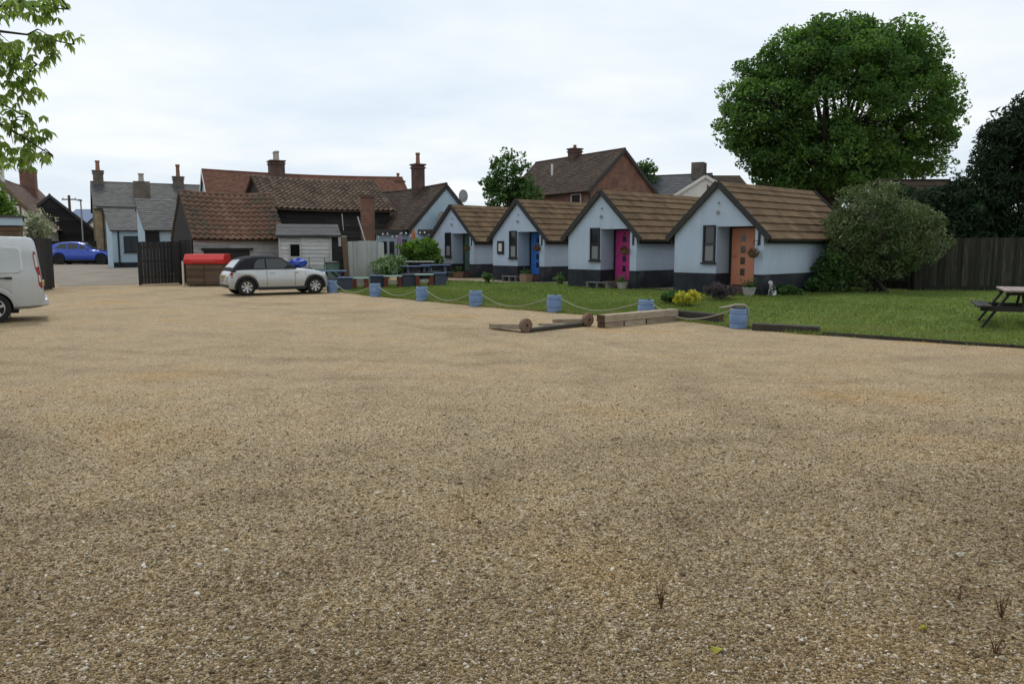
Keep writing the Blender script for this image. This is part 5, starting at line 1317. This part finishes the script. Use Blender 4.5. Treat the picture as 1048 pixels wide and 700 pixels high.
tree('conifer', 'very dark yew like conifer filling the right edge behind the fence', 'tree', g0, ce, 820, 120, .22, .30, m_lyew, 4.0, .35, ratio=.3, droop=.2, up=.1, inner=.35, nlimb=16, flat=.8)
# more dark shrubbery between the bush and the conifer
g0 = np.array([X(955, 33), 33, .18])
tree('dark_shrub', 'dark evergreen shrub between the silver bush and the conifer', 'shrub', g0, [el(958, 232, 1.3, 1.6, 33, b=g0), el(975, 255, 1.2, 1.0, 33, b=g0), el(935, 258, 1.2, 1.1, 33, b=g0), el(938, 218, .9, .9, 33, b=g0), el(965, 212, .9, .9, 33, b=g0), el(915, 205, .9, .6, 33, b=g0)], 210, 90, .2, .3, m_lyew, .8, .1, ratio=.35, inner=.3)
# silver bush
g0 = np.array([X(897, 27.2), 27.2, .18])
sb = [el(895, 218, 1.25, .95, 27.2, b=g0), el(878, 235, 1.0, 1.1, 27.2, b=g0), el(925, 232, 1.15, .85, 27.2, b=g0), el(898, 250, 1.2, 1.0, 27.2, b=g0), el(950, 243, .8, .6, 27.2, b=g0), el(940, 228, .7, .6, 27.2, b=g0), el(872, 262, .7, .8, 27.2, b=g0), el(930, 258, .9, .6, 27.2, b=g0), el(885, 205, .8, .55, 27.2, b=g0), el(880, 280, .6, .6, 27.2, b=g0), el(868, 245, .7, 1.0, 27.2, b=g0), el(905, 275, .7, .4, 27.2, b=g0)]
tree('silver_bush', 'big silvery green bush growing against the orange door cabin', 'bush', g0, sb, 470, 95, .105, .20, m_lsilver, .9, .07, ratio=.28, inner=.35, stems=4, nlimb=18, up=.1, parts=('stems', 'leaves'), twig=.45)
g0 = np.array([X(842, 27), 27, .18])
tree('wall_shrub', 'low dark leafy shrub against the cabin wall left of the silver bush', 'shrub', g0, [el(850, 275, .5, .6, 27, b=g0), el(842, 288, .5, .35, 27, b=g0), el(828, 294, .4, .2, 27, b=g0)], 60, 50, .12, .16, m_lsap, .5, .035, inner=.2, stems=3, parts=('stems', 'leaves'))
# pub shrub
g0 = np.array([X(430, 39.5), 39.5, .05])
tree('leafy_shrub', 'bright green rounded shrub by the pub extension', 'shrub', g0, [el(430, 258, .85, .7, 39.5, b=g0), el(420, 262, .6, .55, 39.5, b=g0), el(438, 262, .6, .6, 39.5, b=g0)], 130, 60, .16, .17, m_lfresh, .8, .05, inner=.2, stems=3, parts=('stems', 'leaves'))
def plant(name, label, px, py, w, h, ml, n_cl, per, leaf, clr, cat='plant', Y=None, **k):
    g = G(px, py) if Y is None else np.array([X(px, Y), Y, float(T(X(px, Y), Y))])
    return tree(name, label, cat, g, [(0, 0, h * .62, w, w, h * .40)], n_cl, per, leaf, clr, ml, h * .35, .015, nlimb=8, inner=.2, stems=3, parts=('stems', 'leaves'), **k)
plant('flowering_plant', 'pale leafed plant with white flowers before the grey board screen', 400, 0, .85, 1.25, m_lwflower, 70, 36, .10, .14, Y=36.4)
plant('yellow_shrub', 'low yellow leafed shrub on the lawn before the orange door cabin', 702, 313.5, .36, .42, m_lyell, 40, 26, .075, .07)
plant('green_shrub', 'small dark green shrub to the left of the yellow leafed one', 688, 311, .38, .36, m_lsap, 36, 26, .08, .08)
plant('lavender', 'purple grey lavender clump by the steps of the orange door cabin', 737, 308, .45, .5, m_lpurp, 60, 40, .09, .08, ratio=.2)
plant('low_plant', 'low green leafy plants under the wall right of the stone dog', 803, 302.5, .55, .3, m_lsap, 30, 26, .1, .09)
plant('low_plant', 'thin green weeds at the wall corner left of the blue door cabin', 499, 290, .3, .4, m_lsap, 16, 18, .09, .09)
plant('low_plant', 'small green weeds at the corner of the pink door cabin', 573, 291, .3, .42, m_lsap, 16, 18, .09, .09)
g0 = np.array([X(36, 33.5), 33.5, 0])
tree('blossom_bush', 'pale blossoming bush between the timbered house and the gate', 'bush', g0, [el(38, 230, .45, .7, 33.5, b=g0), el(33, 243, .5, .6, 33.5, b=g0), el(42, 246, .35, .5, 33.5, b=g0)], 70, 30, .10, .2, m_lblossom, 1.0, .05, inner=.15, stems=3, parts=('stems', 'leaves'))
g0 = np.array([X(4, 36), 36, 0])
tree('ivy_shrub', 'green leafy shrub climbing before the timbered gable', 'shrub', g0, [el(3, 214, .5, .6, 36, b=g0), el(-6, 208, .8, .9, 36, b=g0), el(2, 224, .6, .5, 36, b=g0)], 80, 36, .15, .22, m_lfresh, 1.6, .06, inner=.15, stems=2, parts=('stems', 'leaves'))

# horse chestnut whose branches hang into the picture at top left
def chestnut():
    B = np.array([-10.2, 9.0, 0.]); r = thing('chestnut_tree', 'fresh green tree with drooping leaves hanging in at the top left', 'tree', B)
    b = MB()
    b.tube([(0, 0, -.1), (0, .05, 1.2), (.1, 0, 2.6), (.15, .1, 4.2), (.1, .1, 7)], [.42, .33, .29, .25, .13], 12)
    spots = []
    # branch ends visible in the photograph (picture column, row, distance)
    vis = [(10, 8, 8.6), (28, 14, 8.8), (48, 8, 8.4), (66, 12, 8.6), (5, 40, 8.8), (16, 46, 9.0), (28, 52, 8.7), (35, 62, 9.0), (10, 62, 8.6), (22, 70, 8.9), (38, 72, 8.9), (54, 52, 8.6), (68, 44, 8.5), (79, 46, 8.5), (60, 58, 8.5),
           (6, 84, 9.0), (20, 92, 8.8), (34, 98, 8.9), (12, 108, 9.1), (26, 112, 8.9), (6, 124, 8.8), (30, 126, 8.6), (40, 134, 8.8), (52, 142, 8.7), (4, 140, 9.1), (16, 148, 8.9), (30, 154, 8.8), (44, 156, 8.7), (57, 164, 8.6), (10, 160, 9.0), (48, 146, 8.7), (34, 164, 8.8), (20, 20, 9), (40, 4, 8.8), (72, 6, 8.6), (58, 18, 8.7), (4, 52, 9.2), (18, 76, 9.1), (2, 102, 9.2), (36, 88, 8.9), (24, 138, 8.9), (50, 168, 8.6), (2, 170, 9.2), (22, 164, 9.0)]
    for v in vis: spots.append(P(*v) - B + np.array([-.17, 0, .07]))
    spots = spots + [s + rng.normal(0, .07, 3) for s in spots[:] for _ in range(1) if rng.random() < .5]
    nv = len(spots)
    # the rest of the crown, out of the picture
    for p in sample_crown([(0, 0, 6.2, 3.4, 4.4, 2.8), (.3, -2, 5.4, 3.4, 3.6, 2.2), (-1, 1.5, 4.6, 2.8, 3.2, 2.2)], 420, .5):
        w = p + B
        if w[1] > 1 and (w[0] + .45) / w[1] > -.70: continue
        spots.append(p)
    spots = np.array(spots)
    # leaflets: six to a leaf, hanging from the stalk end
    reps = np.where(np.arange(len(spots)) < nv, 4, 6)
    c = np.repeat(spots, reps, axis=0) + rng.normal(0, .075, (reps.sum(), 3)) * np.array([1, 1, .7]); n = len(c)
    az = rng.random(n) * 6.283; V, F, t = [], [], []
    tone = rng.normal(.55, .2, n)
    for k in range(6):
        a = az + k * 6.283 / 6 + rng.normal(0, .15, n); el_ = rng.normal(-.75, .3, n)
        d = np.stack([np.cos(a) * np.cos(el_), np.sin(a) * np.cos(el_), np.sin(el_)], -1); L_ = rng.uniform(.06, .115, n)[:, None]
        s = np.cross(d, np.array([0, 0, 1.])); s /= np.linalg.norm(s, axis=1)[:, None]; nm = np.cross(s, d); w = L_ * .21
        q = np.stack([c, c + d * L_ * .6 + s * w + nm * L_ * .08, c + d * L_ - np.array([0, 0, .03]), c + d * L_ * .6 - s * w + nm * L_ * .08], 1)
        V.append(q.reshape(-1, 3)); i = 4 * np.arange(n)[:, None] + k * 4 * n
        F.append(np.concatenate([i + np.array([[0, 1, 2]]), i + np.array([[0, 2, 3]])], 1).reshape(-1, 3)); t.append(np.repeat(np.clip(tone + rng.normal(0, .08, n), 0, 1), 2))
    np_mesh('crown', np.concatenate(V), np.concatenate(F), np.concatenate(t), m_lchest, r)
    # limbs
    ends = [P(70, 10, 8.6) - B, P(76, 46, 8.5) - B, P(38, 66, 9) - B, P(30, 120, 8.9) - B, P(54, 160, 8.6) - B, np.array([-3, 1, 6]), np.array([0, -3.5, 6.5]), np.array([-1, 3, 7]), np.array([1.5, -2, 7.5]), np.array([-2.5, -2, 5])]
    lp = []
    for k, e in enumerate(ends):
        a = np.array([.12, .08, 2.4 + .35 * k]); L_ = np.linalg.norm(e - a); mid = (a + e) / 2 + np.array([0, 0, .22 * L_])
        cur = [(1 - t) ** 2 * a + 2 * t * (1 - t) * mid + t * t * e for t in np.linspace(0, 1, 12)]
        b.tube(cur, [.10 * (1 - t) ** 1.3 + .006 for t in np.linspace(0, 1, 12)], 7); lp += cur[4:]
    lp = np.array(lp)
    for s in spots[::2]:
        j = int(np.argmin(np.linalg.norm(lp - s, axis=1))); a = lp[j]
        if np.linalg.norm(a - s) > .03: b.tube([a, (a + s) / 2 + np.array([0, 0, .06]), s], [.010, .007, .003], 4)
    b.build('trunk', m_bark, r, smooth=50)
chestnut()

# unseen tree added over the viewer; its crown keeps sky off the near gravel
tree('added_shade_tree', 'unseen leafy tree added behind the viewer to shade the near gravel', 'tree', (6.5, -5, 0), [(-2.5, 4.2, 8.6, 7.5, 6.2, 2.6), (1, 1, 9.5, 6, 6, 3), (-5, 2, 9.0, 5, 5, 2.6)], 300, 50, .40, .85, m_lchest, 4.6, .4, inner=.4, nlimb=16)

# ------------------------------------------------------------------ small things by the cabins
def basket(label, i, p, ml):
    w = cab_pt(i, p); r = thing('hanging_basket', label, 'hanging basket', w, 0, 'hanging baskets on the cabins'); r.scale = (.88, .88, .88)
    b = MB(); b.lathe([(.02, -.18), (.12, -.15), (.19, -.06), (.21, .02), (.18, .02), (.05, 0)], 18); b.build('bowl', m_brownwood, r, smooth=40)
    b = MB()
    for k in range(3): a = 2.09 * k; b.tube([(.2 * math.cos(a), .2 * math.sin(a), .02), (0, 0, .42)], .005, 4)
    q = Matrix.Rotation(CAB_ROT, 3, 'Z') @ Vector((0, .28, 0)); b.tube([(0, 0, .42), tuple(q + Vector((0, 0, .44))), tuple(q + Vector((0, 0, .24)))], .01, 5); b.build('bracket', m_black, r)
    c = rng.normal(0, 1, (150, 3)) * np.array([.11, .11, .05]) + np.array([0, 0, .07]); V, F = leaf_arrays(c, .06)
    np_mesh('plants', V, F, np.repeat(rng.random(150), 2), ml, r)
basket('bare brown hanging basket beside the orange door', 0, (1.46, -.27, 1.36), m_wither)
basket('hanging basket of red flowers beside the pink door', 1, (1.20, -.1, 1.40), m_lred)
basket('hanging basket of trailing flowers across the blue door', 2, (1.28, -.1, 1.50), m_lred)
basket('hanging basket of green plants beside the dark green door', 3, (1.25, -.1, 1.50), m_lsap)
def pot(label, i, p, rad, h, m, ml, square=False):
    w = cab_pt(i, p); w[2] = float(T(w[0], w[1])) + .02
    r = thing('plant_pot', label, 'plant pot', w, CAB_ROT, 'plant pots by the cabin steps')
    b = MB()
    if square: b.box((0, 0, h / 2), (rad * 2, rad * 2, h), 0, None, 1.12)
    else: b.lathe([(rad * .72, 0), (rad * .95, h * .6), (rad, h * .85), (rad * 1.08, h * .86), (rad * 1.08, h), (rad * .9, h), (rad * .85, h * .85)], 18)
    b.build('pot', m, r, smooth=None if square else 40)
    c = rng.normal(0, 1, (160, 3)) * np.array([rad * .6, rad * .6, .09]) + np.array([0, 0, h + .08]); V, F = leaf_arrays(c, .09, .4)
    np_mesh('plants', V, F, np.repeat(rng.random(160), 2), ml, r)
pot('pale stone pot of leaves beside the steps of the orange door cabin', 0, (1.40, -.35, 0), .20, .27, m_stonepot, m_lsap)
pot('small white pot beside the steps of the pink door cabin', 1, (1.30, -.35, 0), .19, .25, m_stonepot, m_lsap)
pot('square wooden planter beside the steps of the blue door cabin', 2, (.98, -.45, 0), .19, .34, m_terracotta, m_lsap, True)
pot('square wooden planter beside the steps of the dark green door cabin', 3, (.98, -.45, 0), .18, .28, m_terracotta, m_lsap, True)
m_bench = M('bench_grey', [(.06, .06, .055), (.13, .13, .12), (.2, .2, .185)], .85, 6, tw=.5)
def bench(label, i, p, L_=.95):
    w = cab_pt(i, p); w[2] = float(T(w[0], w[1])) + .015
    r = thing('low_bench', label, 'bench', w, CAB_ROT, 'low slatted benches at the cabin steps')
    b = MB(); b.b2((-L_ / 2, -.16, .20), (L_ / 2, -.01, .24)); b.b2((-L_ / 2, .01, .20), (L_ / 2, .16, .24)); b.build('seat', m_bench, r)
    for x in (-.42, 0, .42): b = MB(); b.b2((x * L_ - .04, -.15, 0), (x * L_ + .04, .15, .198)); b.build('leg', m_bench, r)
bench('low weathered slatted bench in front of the pink door steps', 1, (.35, -.50, 0), 1.1)
bench('low grey slatted bench in front of the blue door steps', 2, (.15, -.55, 0))
bench('low grey slatted bench in front of the dark green door steps', 3, (.15, -.55, 0))
# stone dog by the wall of the first cabin
dg = np.array(G(790, 303.5)); r = thing('dog_statue', 'small white and black dog ornament sitting by the orange door cabin', 'ornament', dg, R(-150))
def skin(name, pts, edges, rad, m, parent):
    me = bpy.data.meshes.new(name); me.from_pydata(pts, edges, []); o = mesh_obj(name, me, m, parent)
    sk = o.modifiers.new('skin', 'SKIN'); sk.use_smooth_shade = True
    for k, q in enumerate(rad): me.skin_vertices[0].data[k].radius = (q, q)
    me.skin_vertices[0].data[0].use_root = True
    s = o.modifiers.new('sub', 'SUBSURF'); s.levels = s.render_levels = 1; return o
pts = [(-.10, 0, .10), (-.05, 0, .20), (.03, 0, .32), (.05, 0, .40), (.10, 0, .45), (.18, 0, .43), (.07, .05, .2), (.09, .06, .02), (.07, -.05, .2), (.09, -.06, .02), (-.03, .09, .08), (.08, .10, .02), (-.03, -.09, .08), (.08, -.10, .02), (-.2, .02, .04), (.07, .045, .50), (.07, -.045, .50)]
ed = [(0, 1), (1, 2), (2, 3), (3, 4), (4, 5), (2, 6), (6, 7), (2, 8), (8, 9), (0, 10), (10, 11), (0, 12), (12, 13), (0, 14), (4, 15), (4, 16)]
skin('body', pts, ed, [.10, .095, .08, .055, .065, .03, .035, .025, .035, .025, .05, .025, .05, .025, .018, .015, .015], M('dog_coat', [(.02, .02, .02), (.05, .05, .05), (.5, .49, .47), (.6, .59, .57)], .7, 6, contrast=4, tw=0), r)

# ------------------------------------------------------------------ weeds and fallen leaves in the gravel
def weed(label, px, py, h, seed, w=.05):
    g = G(px, py); r = thing('dead_weed', label, 'weed', g, 0, 'withered weeds in the gravel'); b = MB(); q = np.random.default_rng(seed); c = []
    for k in range(5):
        e = np.array([q.normal(0, w), q.normal(0, w), h * q.uniform(.5, 1)]); b.tube([(0, 0, -.01), e * .5 + q.normal(0, .006, 3), e], [.003, .0025, .001], 5)
        for t in np.linspace(.2, 1, 12): c.append(e * t + q.normal(0, .007, 3))
    b.build('stalks', m_wither if True else m_bark, r)
    V, F = leaf_arrays(np.array(c), .014, .4); np_mesh('leaves', V, F, np.repeat(q.random(len(c)), 2), m_wither, r)
weed('upright dead reddish weed in the gravel right of centre', 677, 622, .17, 1, .02)
weed('tangled dead brown weed at the right edge of the gravel', 1025, 632, .13, 2, .06)
weed('dead brown weed close to the bottom right corner', 1018, 668, .10, 3, .06)
weed('flattened dead brown weed left of the tangled one', 983, 612, .06, 4, .07)
def fallen(label, px, py, s, m):
    g = G(px, py); a = random.uniform(0, 6); vs = []; 
    for k in range(10):
        t = 2 * math.pi * k / 10; rr = s * (1 if k % 2 == 0 else .8); vs.append((g[0] + rr * math.cos(t + a), g[1] + rr * .6 * math.sin(t + a), g[2] + .014 + .012 * math.cos(2 * t)))
    top = len(vs); vs += [(x, y, z - .0015) for x, y, z in vs]
    o = MB().add(vs, [tuple(range(10)), tuple(reversed(range(10, 20)))] + [(i, 10 + i, 10 + (i + 1) % 10, (i + 1) % 10) for i in range(10)], .7).build('fallen_leaf', m); setp(o, label, 'leaf', 'fallen leaves on the gravel')
fallen('yellow fallen leaf low in the gravel right of centre', 734, 667, .032, m_lyell)
fallen('small yellow fallen leaf towards the bottom right', 945, 645, .022, m_lyell)
fallen('pale dry fallen leaf in the gravel at the right', 981, 569, .03, m_cream)
# ------------------------------------------------------------------ sky, sun, view
SUN_EL, SUN_AZ = R(58), R(-25)      # azimuth from +y towards +x
w = bpy.data.worlds.new('World'); scene.world = w; w.use_nodes = True
nt = w.node_tree; N, L = nt.nodes, nt.links; bg = N['Background']
sky = N.new('ShaderNodeTexSky'); sky.sky_type = 'NISHITA'; sky.sun_disc = False
sky.sun_elevation = SUN_EL; sky.sun_rotation = SUN_AZ; sky.dust_density = 3; sky.air_density = 1.0
tc = N.new('ShaderNodeTexCoord'); sp = N.new('ShaderNodeSeparateXYZ'); L.new(tc.outputs['Generated'], sp.inputs[0])
zz = mmath(N, L, 'MAXIMUM', sp.outputs[2], .03)
den = mmath(N, L, 'ADD', zz, .12)
cb = N.new('ShaderNodeCombineXYZ'); L.new(mmath(N, L, 'DIVIDE', sp.outputs[0], den), cb.inputs[0]); L.new(mmath(N, L, 'DIVIDE', sp.outputs[1], den), cb.inputs[1])
n1 = noise(N, L, cb.outputs[0], .9, 7, .55); n2 = noise(N, L, cb.outputs[0], .33, 4, .5)
x = mmath(N, L, 'ADD', mmath(N, L, 'MULTIPLY', n1, .55), mmath(N, L, 'MULTIPLY', n2, .6))
r = ramp_of(N, [(.36, (6.4, 7.9, 9.7)), (.46, (7.7, 8.8, 10.0)), (.56, (8.9, 9.7, 10.4)), (.66, (10.3, 10.7, 10.9)), (.76, (11.3, 11.5, 11.5))])
L.new(x, r.inputs['Fac'])
mx = N.new('ShaderNodeMixRGB'); mx.inputs[0].default_value = .88
L.new(sky.outputs['Color'], mx.inputs[1]); L.new(r.outputs['Color'], mx.inputs[2])
L.new(mx.outputs[0], bg.inputs['Color']); bg.inputs['Strength'].default_value = .1
sd = bpy.data.lights.new('sun', 'SUN'); sd.energy = 1.5; sd.angle = R(11); sd.color = (1, .96, .9)
so = bpy.data.objects.new('sun', sd); C.objects.link(so)
dv = Vector((math.sin(SUN_AZ) * math.cos(SUN_EL), math.cos(SUN_AZ) * math.cos(SUN_EL), math.sin(SUN_EL)))
so.rotation_euler = (-dv).to_track_quat('-Z', 'Y').to_euler(); so.location = (0, 0, 60)
vs = scene.view_settings
scene.display_settings.display_device = 'sRGB'
vs.view_transform = 'Standard'; vs.look = 'None'; vs.gamma = 1; vs.exposure = 0; vs.use_curve_mapping = False
scene.cycles.max_bounces = 6; scene.cycles.transparent_max_bounces = 4
